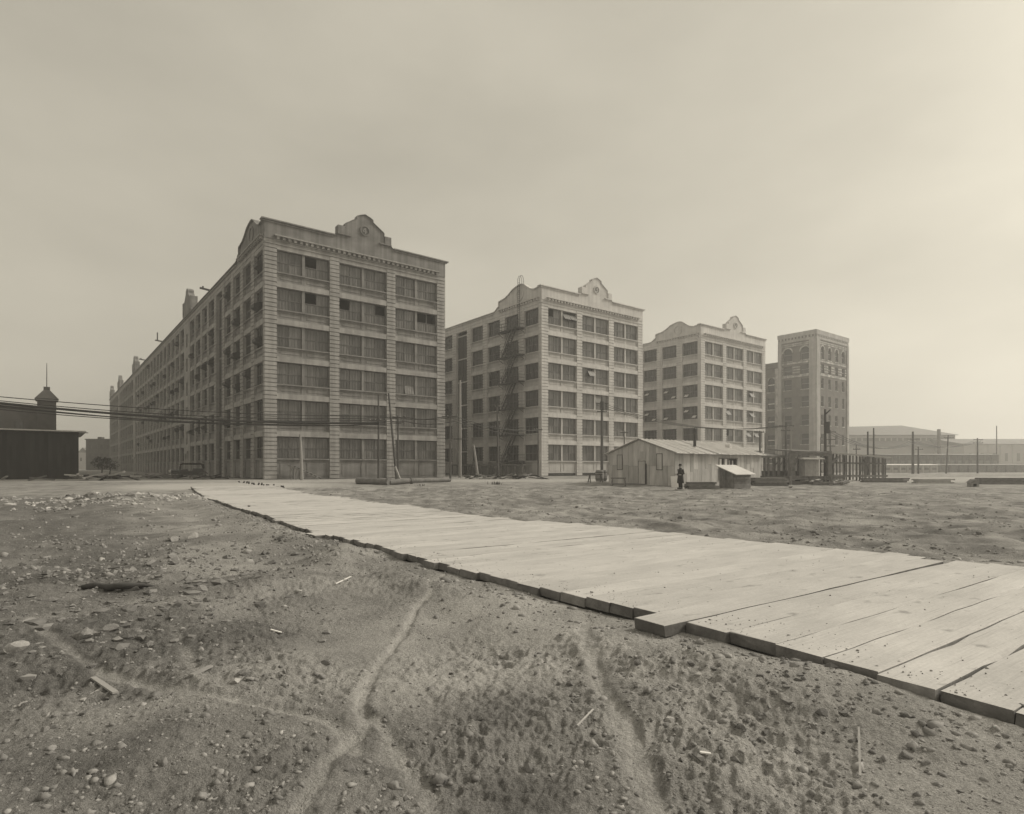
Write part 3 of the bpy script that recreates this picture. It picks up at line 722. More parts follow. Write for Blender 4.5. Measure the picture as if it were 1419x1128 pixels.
# fire escape on the side of factory 3
def fire_escape(root):
    fe = MB()
    t0, t1 = 3.9, 9.6
    for k in range(6): fe.beam((-.1, t0+.2, WB+k*FH-.75), (-1.2, t0+.2, WB+k*FH-.12), .07).beam((-.1, t1-.2, WB+k*FH-.75), (-1.2, t1-.2, WB+k*FH-.12), .07)
    f = fe.build('fire_escape', M['iron'], root)
    pf = MB(); pf.box(-1.3, -.06, t0, t1, -.20, -.06)
    for k in range(9): pf.box(-1.3, -1.26, t0+k*(t1-t0)/8-.02, t0+k*(t1-t0)/8+.02, -.06, .95)
    for z in (.45, .95): pf.box(-1.32, -1.26, t0, t1, z-.025, z+.025); pf.box(-1.3, -.06, t0, t0+.05, z-.025, z+.025); pf.box(-1.3, -.06, t1-.05, t1, z-.025, z+.025)
    pfm = pf.mesh('platform', M['iron'])
    for k in range(6): ob('platform', pfm, f, (0, 0, WB+k*FH))
    stp = MB(); a, b = Vector((-.9, 8.2, -.1)), Vector((-.9, 5.4, FH-.1))
    for dx in (-.32, .32): stp.beam(a+Vector((dx, 0, 0)), b+Vector((dx, 0, 0)), .08, .28); stp.beam(a+Vector((dx, 0, .85)), b+Vector((dx, 0, .85)), .05)
    for k in range(14):
        p = a+(b-a)*((k+.5)/14); stp.box(p.x-.32, p.x+.32, p.y-.1, p.y+.1, p.z-.02, p.z+.02)
    sm = stp.mesh('stair', M['iron'])
    for k in range(5): ob('stair', sm, f, (0, 0, WB+k*FH))
    la = MB()
    for dy in (-.22, .22): la.box(-.42, -.36, 4.95+dy-.03, 4.95+dy+.03, WB+5*FH, 30.3)
    for k in range(24): la.box(-.42, -.37, 4.73, 5.17, WB+5*FH+.3*k, WB+5*FH+.3*k+.035)
    for dy in (-.22, .22):
        la.tube([(-.39, 4.95+dy, 30.25), (-.2, 4.95+dy, 30.75), (.2, 4.95+dy, 30.75), (.4, 4.95+dy, 30.2), (.4, 4.95+dy, 29.3)], .035, 6)
    la.build('roof_ladder', M['iron'], f)
    dk = MB(); dk.box(-1.6, -.05, 2.4, 23, 1.55, 1.75)                      # loading platform along the foot of the wall
    for k in range(12): dk.box(-1.55, -1.35, 2.6+k*1.8, 2.8+k*1.8, 0, 1.55)
    dk.build('loading_platform', M['timber'], root)
fire_escape(f3)
# roof brackets on the long block
for t in (28.0, 73.0, 100.0):
    q = MB(); q.beam((-1.2, t, 27.0), (1.4, t, 26.75), .3, .22); q.box(-.9, -.7, t-.1, t+.1, 26.95, 28.6 if t == 73.0 else 27.3); q.build('roof_bracket', M['iron'], f4)

# ------------------------------------------------------------------ brick tower with its lower wing
def holed_wall(mb, w_, h, holes, face='F', d0=0.0, d1=.5):
    """wall in (a, z) with rectangular openings (a0, a1, z0, z1), built as solid cells between cut lines"""
    xs = sorted({0, w_, *[v for q in holes for v in q[:2]]}); zs = sorted({0, h, *[v for q in holes for v in q[2:]]})
    for z0, z1 in zip(zs[:-1], zs[1:]):
        run = None
        for x0, x1 in list(zip(xs[:-1], xs[1:])) + [(None, None)]:
            solid = x0 is not None and not any(q[0] <= x0+1e-6 and x1 <= q[1]+1e-6 and q[2] <= z0+1e-6 and z1 <= q[3]+1e-6 for q in holes)
            if solid: run = (run[0], x1) if run else (x0, x1)
            elif run:
                if face == 'F': mb.box(run[0], run[1], d0, d1, z0, z1)
                else: mb.box(d0, d1, run[0], run[1], z0, z1)
                run = None
def arch_fill(mb, q, face, d0=.02, d1=.48):
    a0, a1, z0, z1 = q; r_ = (a1-a0)/2; c = (a0+a1)/2; n = 8
    for sgn in (-1, 1):
        pts = [(c+sgn*r_*math.cos(k*math.pi/2/n), z1-r_+r_*math.sin(k*math.pi/2/n)) for k in range(n+1)] + [(c+sgn*r_, z1)]
        mb.prism(pts, d0, d1, 'y' if face == 'F' else 'x')
def tower():
    g = .36; K = at(1131, 650, 137.0); K.z = g
    T = empty('brick_tower', K, ANG, label='tall brick warehouse tower with arched top windows and sandy corner strips', cat='tower')
    W_, D2, H_ = 16.3, 9.0, 32.4
    rows = [(2.3, 4.6), (6.6, 9.0), (11.0, 13.4), (15.3, 17.7), (19.4, 21.8), (22.9, 25.0), (26.2, 29.2)]
    fh, lh = [], []
    for i, (z0, z1) in enumerate(rows):
        for k in range(4):
            c = 3.0 + k*3.5; hw = .55 if i < 5 else .8
            fh.append((c-hw, c+hw, z0, z1))
        for k in range(2):
            c = 2.55 + k*4.1; hw = .95 if i < 5 else 1.05
            lh.append((c-hw, c+hw, z0, z1))
    for face, holes, ln in (('F', fh, W_), ('L', lh, D2)):
        lo = MB(); top = MB()
        m = MB(); holed_wall(m, ln, H_, holes, face, .0, .5)
        o = m.build('wall', M['brick'], T) if face == 'F' else m.build('wall', M['brick'], T)
        up = MB(); tr = MB(); si = MB()
        dep = (lambda mb, a0, a1, d0, d1, z0, z1: mb.box(a0, a1, d0, d1, z0, z1)) if face == 'F' else (lambda mb, a0, a1, d0, d1, z0, z1: mb.box(d0, d1, a0, a1, z0, z1))
        for q in holes:
            a0, a1, z0, z1 = q
            if z0 > 26: arch_fill(m2 := MB(), q, face); m2.build('arch', M['sand'], T)
            if z0 > 26:
                tr = MB(); n = 10; r_ = (a1-a0)/2+.28; c = (a0+a1)/2; zc = z1-(a1-a0)/2
                for k in range(n):
                    t0, t1 = math.pi*k/n, math.pi*(k+1)/n; ri = (a1-a0)/2
                    poly = [(c+ri*math.cos(t0), zc+ri*math.sin(t0)), (c+r_*math.cos(t0), zc+r_*math.sin(t0)), (c+r_*math.cos(t1), zc+r_*math.sin(t1)), (c+ri*math.cos(t1), zc+ri*math.sin(t1))]
                    tr.prism(poly, -.08, -.003, 'y' if face == 'F' else 'x')
            if z0 > 26: tr.build('arch_trim', M['flake'], T)
            dep(si, a0-.15, a1+.15, -.10, .06, z0-.18, z0)
            wn = MB(); dep(wn, a0, a1, .28, .34, z0, z1); wo = wn.build('window', M['darkglass'], T)
            fr = MB(); zc = (z0+z1)/2; dep(fr, a0, a1, .20, .28, zc-.06, zc+.06); dep(fr, a0, a0+.1, .2, .28, z0, zc-.06); dep(fr, a1-.1, a1, .2, .28, z0, zc-.06)
            dep(fr, a0, a0+.1, .2, .28, zc+.06, z1); dep(fr, a1-.1, a1, .2, .28, zc+.06, z1)
            fr.build('frame', M['sash_pale'], wo)
        si.build('sill', M['flake'], T)
        bd = MB()
        for z in (22.3, 25.45): dep(bd, 1.7, ln-1.0, -.10, -.003, z, z+.4)
        for z in (23.3, 23.9, 24.5):
            ed = sorted([1.7]+[v for q in holes if 22 < q[2] < 26 for v in q[:2]]+[ln-1.0])
            for a, b in zip(ed[0::2], ed[1::2]): dep(bd, a+.02, b-.02, -.05, -.003, z, z+.28)
        for z in (30.0, 29.6): dep(bd, 1.7, ln-1.0, -.06, -.004, z, z+.25)
        bd.build('stone_band', M['flake'], T)
        pl = MB(); dep(pl, .0 if face == 'F' else .003, 1.55, -.18, -.003, 0, 30.6); dep(pl, ln-.9, ln, -.18, -.003, 0, 30.6); pl.build('corner_pilaster', M['sand'], T)
        cb = MB(); dep(cb, -.1 if face == 'F' else -.08, ln+.1, -.16, -.004, 31.7, 32.7); dep(cb, 0.01, ln, -.1, -.005, 30.62, 31.18)
        for k in range(int(ln/.8)): dep(cb, .1+k*.8, .5+k*.8, -.15, -.006, 31.2, 31.69)
        cb.build('cornice', M['sand'], T)
    b = MB(); b.box(.52, W_-.01, .52, D2, 0, H_); b.build('inner_wall', M['dark'], T)
    r = MB(); r.box(.1, W_-.1, .1, D2, H_, H_+.3); r.build('roof', M['roof'], T)
    # lower wing behind
    holes = []
    for z0, z1 in ((2.3, 4.6), (6.6, 9.0), (11, 13.6), (15.3, 18), (19.5, 23.0)):
        holes += [(1.3, 3.0, z0, z1), (6.0, 8.4, z0, z1)]
    wg = MB(); holed_wall(wg, 13, 26.2, holes, 'L'); ww = [tuple(p) for p in wg.v]
    wn = empty('brick_wing', K + V_*(D2+.1) + U*(.9), ANG, label='lower brick wing with flaking corner strip between tower and number 2 factory', cat='building')
    wg.build('wall', M['brick'], wn)
    for q in holes:
        m = MB(); m.box(.28, .34, q[0], q[1], q[2], q[3]); wo = m.build('window', M['darkglass'], wn)
        m = MB(); zc = (q[2]+q[3])/2; m.box(.2, .28, q[0], q[1], zc-.1, zc+.1); m.build('frame', M['white'], wo)
        m = MB(); m.box(-.1, .05, q[0]-.2, q[1]+.2, q[2]-.25, q[2]); m.build('sill', M['flake'], wn)
    for z in (20,):
        for q in holes[-2:]: a = MB(); arch_fill(a, q, 'L'); a.build('arch', M['flake'], wn)
    m = MB(); m.box(-.16, -.003, .15, 1.1, 0, 25.1); m.build('corner_pilaster', M['flake'], wn)
    m = MB(); m.box(-.3, -.003, -.0, 13.2, 25.2, 26.5); m.build('cornice', M['brick'], wn)
    m = MB(); m.box(.52, 15, .02, 13, 0, 26.1); m.build('inner_wall', M['dark'], wn)
tower()

# ------------------------------------------------------------------ mill and low sheds far to the right
def mill():
    Y0 = 225.; g = .36
    x0, x1 = at(1150, 640, Y0).x, at(1338, 640, Y0).x
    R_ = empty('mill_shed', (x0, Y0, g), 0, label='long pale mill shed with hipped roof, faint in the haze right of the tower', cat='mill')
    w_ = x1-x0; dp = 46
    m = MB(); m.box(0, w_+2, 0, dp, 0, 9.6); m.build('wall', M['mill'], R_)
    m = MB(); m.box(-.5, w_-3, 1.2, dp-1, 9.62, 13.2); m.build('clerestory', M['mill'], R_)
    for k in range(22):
        m = MB(); x = 2+k*2.2
        if x+1.6 < w_-4: m.box(x, x+1.6, 1.08, 1.19, 10.6, 12.2); m.build('window', M['slate'], R_)
    m = MB(); zr = 18.4; e = 13.3
    m.add([(-1.5, .2, e), (w_-2, .2, e), (w_-2, dp, e), (-1.5, dp, e), (-1.5, dp/2, zr-1), (w_-9, dp/2, zr)], [(0, 1, 5, 4), (1, 2, 5), (2, 3, 4, 5), (3, 0, 4), (3, 2, 1, 0)])
    m.build('roof', M['slate'], R_)
    m = MB(); m.add([(-.5, -1.2, 9.5), (w_+4, -1.2, 8.8), (w_+1, 1.3, 11.2), (-.5, 1.3, 11.2)], [(0, 1, 2, 3)]); m.box(w_-3, w_+5, 0.5, dp-2, 8, 9.7)
    m.build('lean_to_roof', M['slate'], R_)
    def low(name, px0, px1, Y, ztop, label, mat, n, roofmat, cat='shed', depth=12, rise=.9):
        a, b = at(px0, 640, Y).x, at(px1, 640, Y).x
        q = empty(name, (a, Y, g), 0, label=label, cat=cat)
        MB().box(0, b-a, 0, depth, 0, ztop).build('wall', mat, q)
        MB().prism([(-.4, ztop+.02), (depth+.4, ztop+.02), (depth/2, ztop+rise)], -.4, b-a+.4, 'x').build('roof', roofmat, q)
        for k in range(n):
            x = (k+.5)*(b-a)/n; MB().box(x-.5, x+.5, -.04, .05, ztop*.36, ztop*.66).build('window', M['sash_pale'], q)
            if k: MB().box(x-(b-a)/n/2-.15, x-(b-a)/n/2+.15, -.2, -.003, 0, ztop-.1).build('buttress', mat, q)
        return q
    low('freight_shed', 1226, 1384, 168, 4.7, 'long dark low freight shed in front of the mill', M['timber'], 16, M['slate'], rise=.4)
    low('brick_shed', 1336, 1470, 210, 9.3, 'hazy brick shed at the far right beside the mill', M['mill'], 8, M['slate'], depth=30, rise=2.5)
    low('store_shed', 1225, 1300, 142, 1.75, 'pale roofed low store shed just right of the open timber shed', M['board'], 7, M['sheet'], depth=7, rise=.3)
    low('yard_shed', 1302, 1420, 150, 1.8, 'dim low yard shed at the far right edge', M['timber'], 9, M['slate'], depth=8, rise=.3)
    c = MB(); p = at(1301, 640, 190); c.tube([(p.x, 190, g), (p.x, 190, 13.6)], [.62, .50], 10); k = c.build('chimney_stack', M['brick']); tag(k, 'slim dark chimney stack in front of the mill shed', 'chimney')
mill()

# ------------------------------------------------------------------ left edge: dark shed, tower house, tenement
def left_side():
    Y = 70.0; g = gz(-55, 70)
    a = at(109, 640, Y)
    q = empty('dark_shed', (a.x, Y, g), ANG, label='low black tarred shed with pale roof edge at the left', cat='shed')
    H_ = 5.35; wd = 26
    MB().box(-wd, 0, .06, 14, 0, H_).build('wall', M['blackwood'], q)
    bm = [MB().box(-.19, .19, 0, .06, 0, H_-.02).mesh('board', M['blackwood']), MB().box(-.19, .19, .012, .06, 0, H_-.02).mesh('board', M['blackwood'])]
    for k in range(65): ob('board', bm[k % 2], q, (-.2-k*.4, 0, 0))
    MB().add([(-wd-.5, -.6, H_+.16), (.7, -.6, H_+.06), (.7, 14.5, H_+.06), (-wd-.5, 14.5, H_+.16), (-wd-.5, -.6, H_+.3), (.7, -.6, H_+.2), (.7, 14.5, H_+.2), (-wd-.5, 14.5, H_+.3)],
             [(0, 3, 2, 1), (4, 5, 6, 7), (0, 1, 5, 4), (1, 2, 6, 5), (2, 3, 7, 6), (3, 0, 4, 7)]).build('roof', M['board'], q)
    MB().box(-wd, 0.04, -.02, 14, 0, .0).build('sill_beam', M['timber'], q) if False else None
    MB().box(-9.6, -8.6, -.08, -.005, 2.7, 4.1).build('window', M['sash'], q)
    MB().box(.02, .9, -.45, -.2, H_-.05, H_+.05).build('gutter', M['board'], q)
    Y = 104.; b = at(78, 640, Y)
    t = empty('turret_house', (b.x, Y, .36), ANG, label='dark house with pyramid roofed turret and flagpole behind the black shed', cat='house')
    MB().box(-16, -2.62, .3, 12, 0, 11.4).build('wall', M['darkbrick'], t)
    MB().box(-16.2, -2.62, .1, 12.2, 11.42, 11.7).build('parapet', M['darkbrick'], t)
    MB().box(-2.6, 0, 0, 2.6, 0, 12.7).build('turret', M['darkbrick'], t)
    MB().box(-2.85, .25, -.25, 2.85, 12.72, 12.95).build('eaves', M['slate'], t)
    m = MB(); e = 13.02
    m.add([(-2.95, -.35, e), (.35, -.35, e), (.35, 2.95, e), (-2.95, 2.95, e), (-1.6, 1.0, e+1.75), (-1.0, 1.0, e+1.75), (-1.0, 1.6, e+1.75), (-1.6, 1.6, e+1.75)], [(0, 1, 5, 4), (1, 2, 6, 5), (2, 3, 7, 6), (3, 0, 4, 7), (4, 5, 6, 7), (3, 2, 1, 0)])
    m.box(-1.75, -.85, .85, 1.75, e+1.7, e+2.15); m.build('turret_roof', M['darkbrick'], t)
    MB().tube([(-1.3, 1.3, e+2.1), (-1.3, 1.3, e+6.3)], [.08, .05], 6).build('flagpole', M['iron'], t)
    for z in (3, 7):
        for x in (-14, -11, -8, -5): MB().box(x-.6, x+.6, .22, .31, z, z+2).build('window', M['darkglass'], t)
    Y = 250.; c0, c1 = at(119, 640, Y).x, at(152.5, 640, Y).x
    h = empty('tenement', (c0, Y, .36), 0, label='dark tenement block down the street beyond the long factory', cat='building')
    MB().box(0, c1-c0+3, 0, 14, 0, 12.6).build('wall', M['darkbrick'], h); MB().box(-.3, c1-c0+3, -.3, 14, 12.62, 13.0).build('cornice', M['darkbrick'], h)
    MB().box(3.5, 5, 2, 4, 13.01, 13.9).build('chimney', M['darkbrick'], h)
    for z in (1.5, 5, 8.6):
        for k in range(4): MB().box(1.3+k*2.4, 2.4+k*2.4, -.05, .04, z, z+1.9).build('window', M['darkglass'], h)
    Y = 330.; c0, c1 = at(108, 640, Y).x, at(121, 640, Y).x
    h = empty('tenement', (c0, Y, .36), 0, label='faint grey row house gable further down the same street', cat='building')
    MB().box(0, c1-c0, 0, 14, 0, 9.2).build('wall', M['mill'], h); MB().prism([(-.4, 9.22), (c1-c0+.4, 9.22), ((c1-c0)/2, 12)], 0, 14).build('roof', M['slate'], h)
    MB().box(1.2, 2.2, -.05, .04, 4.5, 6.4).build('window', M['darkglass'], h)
left_side()

def bush(px, py, Y, hgt, wid, n, label, cat, seed, name='leafy_tree'):
    r = random.Random(seed); p = at(px, py, Y); p.z = gz(p.x, Y) if Y < 90 else .36
    t = empty(name, p, 0, label=label, cat=cat)
    tk = MB(); tk.tube([(0, 0, 0), (.05*wid, 0, hgt*.3), (0, 0, hgt*.6)], [.035*hgt, .028*hgt, .012*hgt], 7)
    for k in range(5):
        a = r.uniform(0, 6.28); tk.tube([(0, 0, hgt*.3), (math.cos(a)*wid*.2, math.sin(a)*wid*.2, hgt*.55), (math.cos(a)*wid*.36, math.sin(a)*wid*.36, hgt*.78)], [.018*hgt, .012*hgt, .004*hgt], 5)
    tk.build('trunk', M['bark'], t); cr_ = MB()
    cl = [(r.gauss(0, wid*.22), r.gauss(0, wid*.22), r.uniform(.35, .9)*hgt, r.uniform(.1, .22)*wid) for _ in range(16)]
    for _ in range(n):
        c = r.choice(cl); v = Vector((r.gauss(0, 1), r.gauss(0, 1), r.gauss(0, .8))).normalized()*c[3]*r.uniform(.5, 1.1)
        q = Vector(c[:3])+v; s_ = r.uniform(.02, .05)*hgt; a = Vector((r.gauss(0, 1), r.gauss(0, 1), r.gauss(0, 1))).normalized(); b = a.orthogonal().normalized(); cc = a.cross(b)
        cr_.add([q-b*s_, q+cc*s_*.6, q+b*s_, q-cc*s_*.6], [(0, 1, 2, 3)])
    cr_.build('crown', M['leaf'], t); return t
bush(141, 650, 120, 3.9, 3.0, 700, 'dark rounded tree at the end of the long factory', 'tree', 1)
bush(152, 652, 108, 2.9, 2.4, 500, 'low dark shrub close to the far corner of the long factory', 'shrub', 2, 'shrub')

# ------------------------------------------------------------------ board shack
def shack():
    p = Vector((13.3, 49.3, gz(13.3, 49.3)-.02))
    s = empty('board_shack', p, ANG, label='whitewashed board shack with a sheet roof and stovepipe', cat='shack')
    LN, WD, EV, AP = 13.2, 7.25, 2.88, 4.02; tm = 3.62
    r = random.Random(5)
    MB().box(.08, LN-.08, .08, WD-.08, 0, EV-.1).build('inner_wall', M['dark'], s)
    top = lambda t: EV + (AP-EV)*(1-abs(t-tm)/tm)
    # gable boards: lower and upper sheets
    edges = [0]; 
    while edges[-1] < WD-.7: edges.append(edges[-1]+r.uniform(.52, .66))
    edges.append(WD)
    for i, (a, b) in enumerate(zip(edges[:-1], edges[1:])):
        zs = 1.72 + r.uniform(-.05, .05); d = r.uniform(0, .014)
        MB().box(-.03-d, .05, a+.012, b-.012, .05, zs).build('board', M['board'], s)
        m = MB(); m.prism([(a+.008, zs+.01), (b-.008, zs+.01), (b-.008, top(b)-.06)] + ([(tm, AP-.06)] if a < tm < b else []) + [(a+.008, top(a)-.06)], -.045-d, .05, 'x'); m.build('board', M['board'], s)
    def fr(y0, y1, z0, z1, name, mat, inner):
        q = MB(); t = .06
        q.box(-.10, -.062, y0, y1, z0, z0+t).box(-.10, -.062, y0, y1, z1-t, z1).box(-.10, -.062, y0, y0+t, z0+t, z1-t).box(-.10, -.062, y1-t, y1, z0+t, z1-t)
        o = q.build(name, mat, s); MB().box(-.085, -.064, y0+t, y1-t, z0+t, z1-t).build('shutter' if name != 'door' else 'door_leaf', inner, o)
    fr(1.15, 1.78, 1.35, 2.75, 'window', M['timber'], M['board']); fr(5.55, 6.2, 1.35, 2.72, 'window', M['timber'], M['board'])
    fr(2.95, 3.75, .1, 2.15, 'door', M['timber'], M['board']); MB().box(-.085, -.065, 2.84, 2.93, .12, 1.9).build('door_gap', M['dark'], s)  # solid dark strip painted in for the shaded gap by the door
    MB().box(-.09, -.064, 2.9, 3.8, 2.25, 2.95).build('door_panel', M['board'], s)
    # long side
    x = 0
    while x < LN-.2:
        b = min(x + r.uniform(.45, .62), LN)
        if LN-b < .2: b = LN
        d = r.uniform(0, .014)
        if not (6.2 < (x+b)/2 < 9.0):
            if r.random() < .45:
                zs = r.uniform(.9, 1.9); MB().box(x+.01, b-.01, -.03-d, .05, .05, zs).build('board', M['board'], s); MB().box(x+.008, b-.008, -.045-d, .05, zs+.01, EV-.05).build('board', M['board'], s)
            else: MB().box(x+.01, b-.01, -.035-d, .05, .05, EV-.05).build('board', M['board'], s)
        else:
            MB().box(x+.01, b-.01, -.035-d, .05, 2.42, EV-.05).build('board', M['board'], s); MB().box(x+.01, b-.01, -.035-d, .05, .05, .5).build('board', M['board'], s)
        x = b
    w = MB()
    for a in (6.2, 7.0, 7.65, 9.0): w.box(a-.06, a+.06, -.09, .05, .5, 2.42)
    w.box(6.14, 9.06, -.10, .04, 2.34, 2.44).box(6.14, 9.06, -.10, .04, .44, .54); wo = w.build('doorway', M['timber'], s)
    MB().box(6.3, 6.62, -.04, .02, .55, 2.32).build('door_leaf', M['white'], wo); MB().box(7.1, 7.5, -.04, .02, .55, 2.32).build('door_leaf', M['white'], wo)
    MB().box(7.9, 8.0, .0, .06, .55, 2.2).box(8.35, 8.5, .0, .06, .55, 2.2).build('stud', M['board'], wo)
    # roof sheets on both slopes
    n = 24
    for side in (0, 1):
        for k in range(n):
            a0 = -.28 + k*(LN+.56)/n; a1 = a0 + (LN+.56)/n - .01; lift = r.uniform(0, .035); over = .42 + r.uniform(-.05, .05)
            y0, z0 = (-over, EV-.12-over*.1) if side == 0 else (WD+over, EV-.12-over*.1)
            m = MB(); am = (a0+a1)/2; vs = []
            for (yy, zz) in ((y0, z0+.02), (tm, AP+.02)):
                for (xx, dz) in ((a0, 0), (a0+.06, .055), (a0+.12, .0), (am, -.015), (a1, 0)): vs.append((xx, yy, zz+dz+lift))
            for (yy, zz) in ((y0, z0-.03), (tm, AP-.03)):
                for (xx, dz) in ((a0, 0), (a1, 0)): vs.append((xx, yy, zz+lift))
            fs = [(i, i+1, i+6, i+5) for i in range(4)] + [(10, 11, 13, 12), (0, 4, 11, 10), (4, 3, 2, 1, 0)[:3]]
            m.add(vs, fs); m.build('roof_sheet', M['sheet'], s)
    MB().tube([(5.0, 1.6, 3.3), (5.0, 1.6, 4.55)], .13, 10).build('stovepipe', M['iron'], s)
    q = MB(); q.tube([(5.0, 1.6, 4.57), (5.0, 1.6, 4.95)], .17, 10); q.tube([(5.0, 1.6, 4.97), (5.0, 1.6, 5.12)], [.24, .03], 10); q.build('pipe_cowl', M['iron'], s)
    MB().box(4.75, 5.25, 1.35, 1.85, 3.28, 3.42).build('pipe_flashing', M['sheet'], s)
    MB().box(10.3, 10.75, 1.5, 2.0, 3.2, 3.75).build('roof_vent', M['sheet'], s)
    MB().box(.02, LN, WD-.03, WD, 0, EV).build('back_wall', M['board'], s); MB().box(LN-.05, LN, .05, WD-.05, 0, EV).build('end_wall', M['board'], s)
shack()
def outhouse():
    p = on(1017, 678); p.z -= .03
    s = empty('coal_hutch', p, ANG, label='small plank hutch with a pale slanting lid in front of the shack', cat='hutch')
    W_, D2 = 2.25, 1.25; zf, zb = 1.12, 1.66
    MB().box(.05, W_-.05, .05, D2-.05, 0, zf-.05).build('inner_wall', M['dark'], s)
    for k in range(6): MB().box(.0, W_, -.02-.006*(k % 2), .04, .02+k*.178, .19+k*.178).build('plank', M['timber'], s)
    for k in range(5):
        a = .045+k*.24; zt = zf + (zb-zf)*a/D2; zt2 = zf+(zb-zf)*(a+.225)/D2
        MB().prism([(a, .02), (a+.225, .02), (a+.225, zt2), (a, zt)], -.02, .04, 'x').build('plank', M['timber'], s)
    MB().add([(-.3, -.35, zf-.06), (W_+.2, -.35, zf-.06), (W_+.2, D2+.15, zb+.1), (-.3, D2+.15, zb+.1), (-.3, -.35, zf), (W_+.2, -.35, zf), (W_+.2, D2+.15, zb+.16), (-.3, D2+.15, zb+.16)],
             [(0, 3, 2, 1), (4, 5, 6, 7), (0, 1, 5, 4), (1, 2, 6, 5), (2, 3, 7, 6), (3, 0, 4, 7)]).build('lid', M['sheet'], s)
outhouse()

# ------------------------------------------------------------------ man beside the shack
def man():
    p = on(943, 677.5)
    root = empty('person', p, R(200), label='man in long dark overcoat and hat standing beside the shack', cat='person')
    V = []; E = []; Rr = []
    def v(x, y, z, r, par=None):
        V.append((x, y, z)); Rr.append(r); i = len(V)-1
        if par is not None: E.append((par, i))
        return i
    pel = v(0, 0, .95, .15); ab = v(0, 0, 1.12, .145, pel); ch = v(.01, 0, 1.32, .16, ab); nk = v(0, 0, 1.47, .065, ch); hd0 = v(.02, 0, 1.56, .088, nk); hd1 = v(.025, 0, 1.66, .095, hd0); v(.01, 0, 1.73, .07, hd1)
    v(.125, 0, 1.625, .016, hd1)
    for s in (-1, 1):
        hp = v(0, s*.10, .88, .10, pel); kn = v(.02, s*.11, .49, .062, hp); an_ = v(-.02, s*.11, .10, .045, kn); he = v(-.03, s*.11, .05, .045, an_); v(.16, s*.13, .035, .036, an_)
        sh = v(0, s*.19, 1.41, .075, ch)
        if s < 0: el = v(-.04, s*.25, 1.12, .055, sh); wr = v(.20, s*.20, 1.06, .036, el); dirn = Vector((1, .35, .05))
        else: el = v(-.06, s*.26, 1.12, .055, sh); wr = v(.14, s*.22, 1.02, .036, el); dirn = Vector((1, -.35, .1))
        dirn.normalize(); w0 = Vector(V[wr]); pa = v(*(w0+dirn*.07), .036, wr); pp = Vector(V[pa])
        side = dirn.cross(Vector((0, 0, 1))).normalized()
        for k, ln in enumerate((.07, .08, .075, .055)):
            a = pp + dirn*.045 + Vector((0, 0, .03-.02*k)); f1 = v(*a, .010, pa); b = a+dirn*ln*.5-side*s*.006; f2 = v(*b, .009, f1); c = b+dirn*ln*.35-side*s*.02; v(*c, .008, f2)
        a = w0 + dirn*.04 + Vector((0, 0, .04)); t1 = v(*a, .012, pa); v(*(a+dirn*.04+Vector((0, 0, .025))), .010, t1)
    me = bpy.data.meshes.new('body'); me.from_pydata(V, E, []); me.materials.append(M['skin'])
    b = ob('body', me, root); mod = b.modifiers.new('skin', 'SKIN'); mod.use_smooth_shade = True
    for i, q in enumerate(me.skin_vertices[0].data): q.radius = (Rr[i], Rr[i]); q.use_root = (i == 0)
    b.modifiers.new('sub', 'SUBSURF').levels = 1; b.modifiers['sub'].render_levels = 2
    def lathe(rings, n=18, cx=0):
        mb = MB(); vs = []
        for (z, rx, ry, ox) in rings: vs += [(ox+rx*math.cos(2*math.pi*k/n), ry*math.sin(2*math.pi*k/n)*(1+.03*math.sin(k*5)), z) for k in range(n)]
        mb.add(vs, [(i*n+k, i*n+(k+1)%n, (i+1)*n+(k+1)%n, (i+1)*n+k) for i in range(len(rings)-1) for k in range(n)]); return mb
    lathe([(.42, .23, .27, .0), (.44, .24, .28, 0), (.75, .21, .24, 0), (1.02, .185, .215, 0), (1.15, .18, .21, .0), (1.35, .175, .235, .01), (1.44, .12, .19, 0), (1.49, .085, .10, 0), (1.52, .09, .10, 0)]).build('overcoat', M['cloth'], root, smooth=True)
    sl = MB()
    sl.tube([(0, -.18, 1.42), (-.05, -.26, 1.12), (.14, -.21, 1.05)], [.118, .085, .064], 10); sl.tube([(0, .18, 1.42), (-.07, .27, 1.12), (.09, .23, 1.03)], [.118, .085, .064], 10); sl.build('sleeves', M['cloth'], root, smooth=True)
    lg = MB()
    for s in (-1, 1): lg.tube([(0, s*.10, .85), (.02, s*.11, .49), (-.02, s*.11, .10)], [.12, .085, .075], 10); lg.tube([(-.07, s*.115, .05), (.06, s*.12, .055), (.19, s*.13, .04)], [.05, .055, .04], 8)
    lg.build('trousers', M['cloth'], root, smooth=True)
    lathe([(1.695, .17, .155, .02), (1.705, .175, .16, .02), (1.712, .115, .11, .015), (1.80, .105, .098, .01), (1.835, .07, .065, .01), (1.838, .001, .001, .01)]).build('hat', M['cloth'], root, smooth=True)
man()
q = on(939.5, 676); q = q + Vector((-.0, 1.0, 0))
wb = MB(); wb.prism([(0, 0), (.05, 0), (-.13, .92), (-.18, .92)], 0, .78, 'x'); wb.v = [(x, -y, z) for x, y, z in wb.v]
wbo = wb.build('white_board', M['white'], None, q + Vector((-.20, .2, 0)), R(10)); tag(wbo, 'tall white board leaning behind the man', 'board')

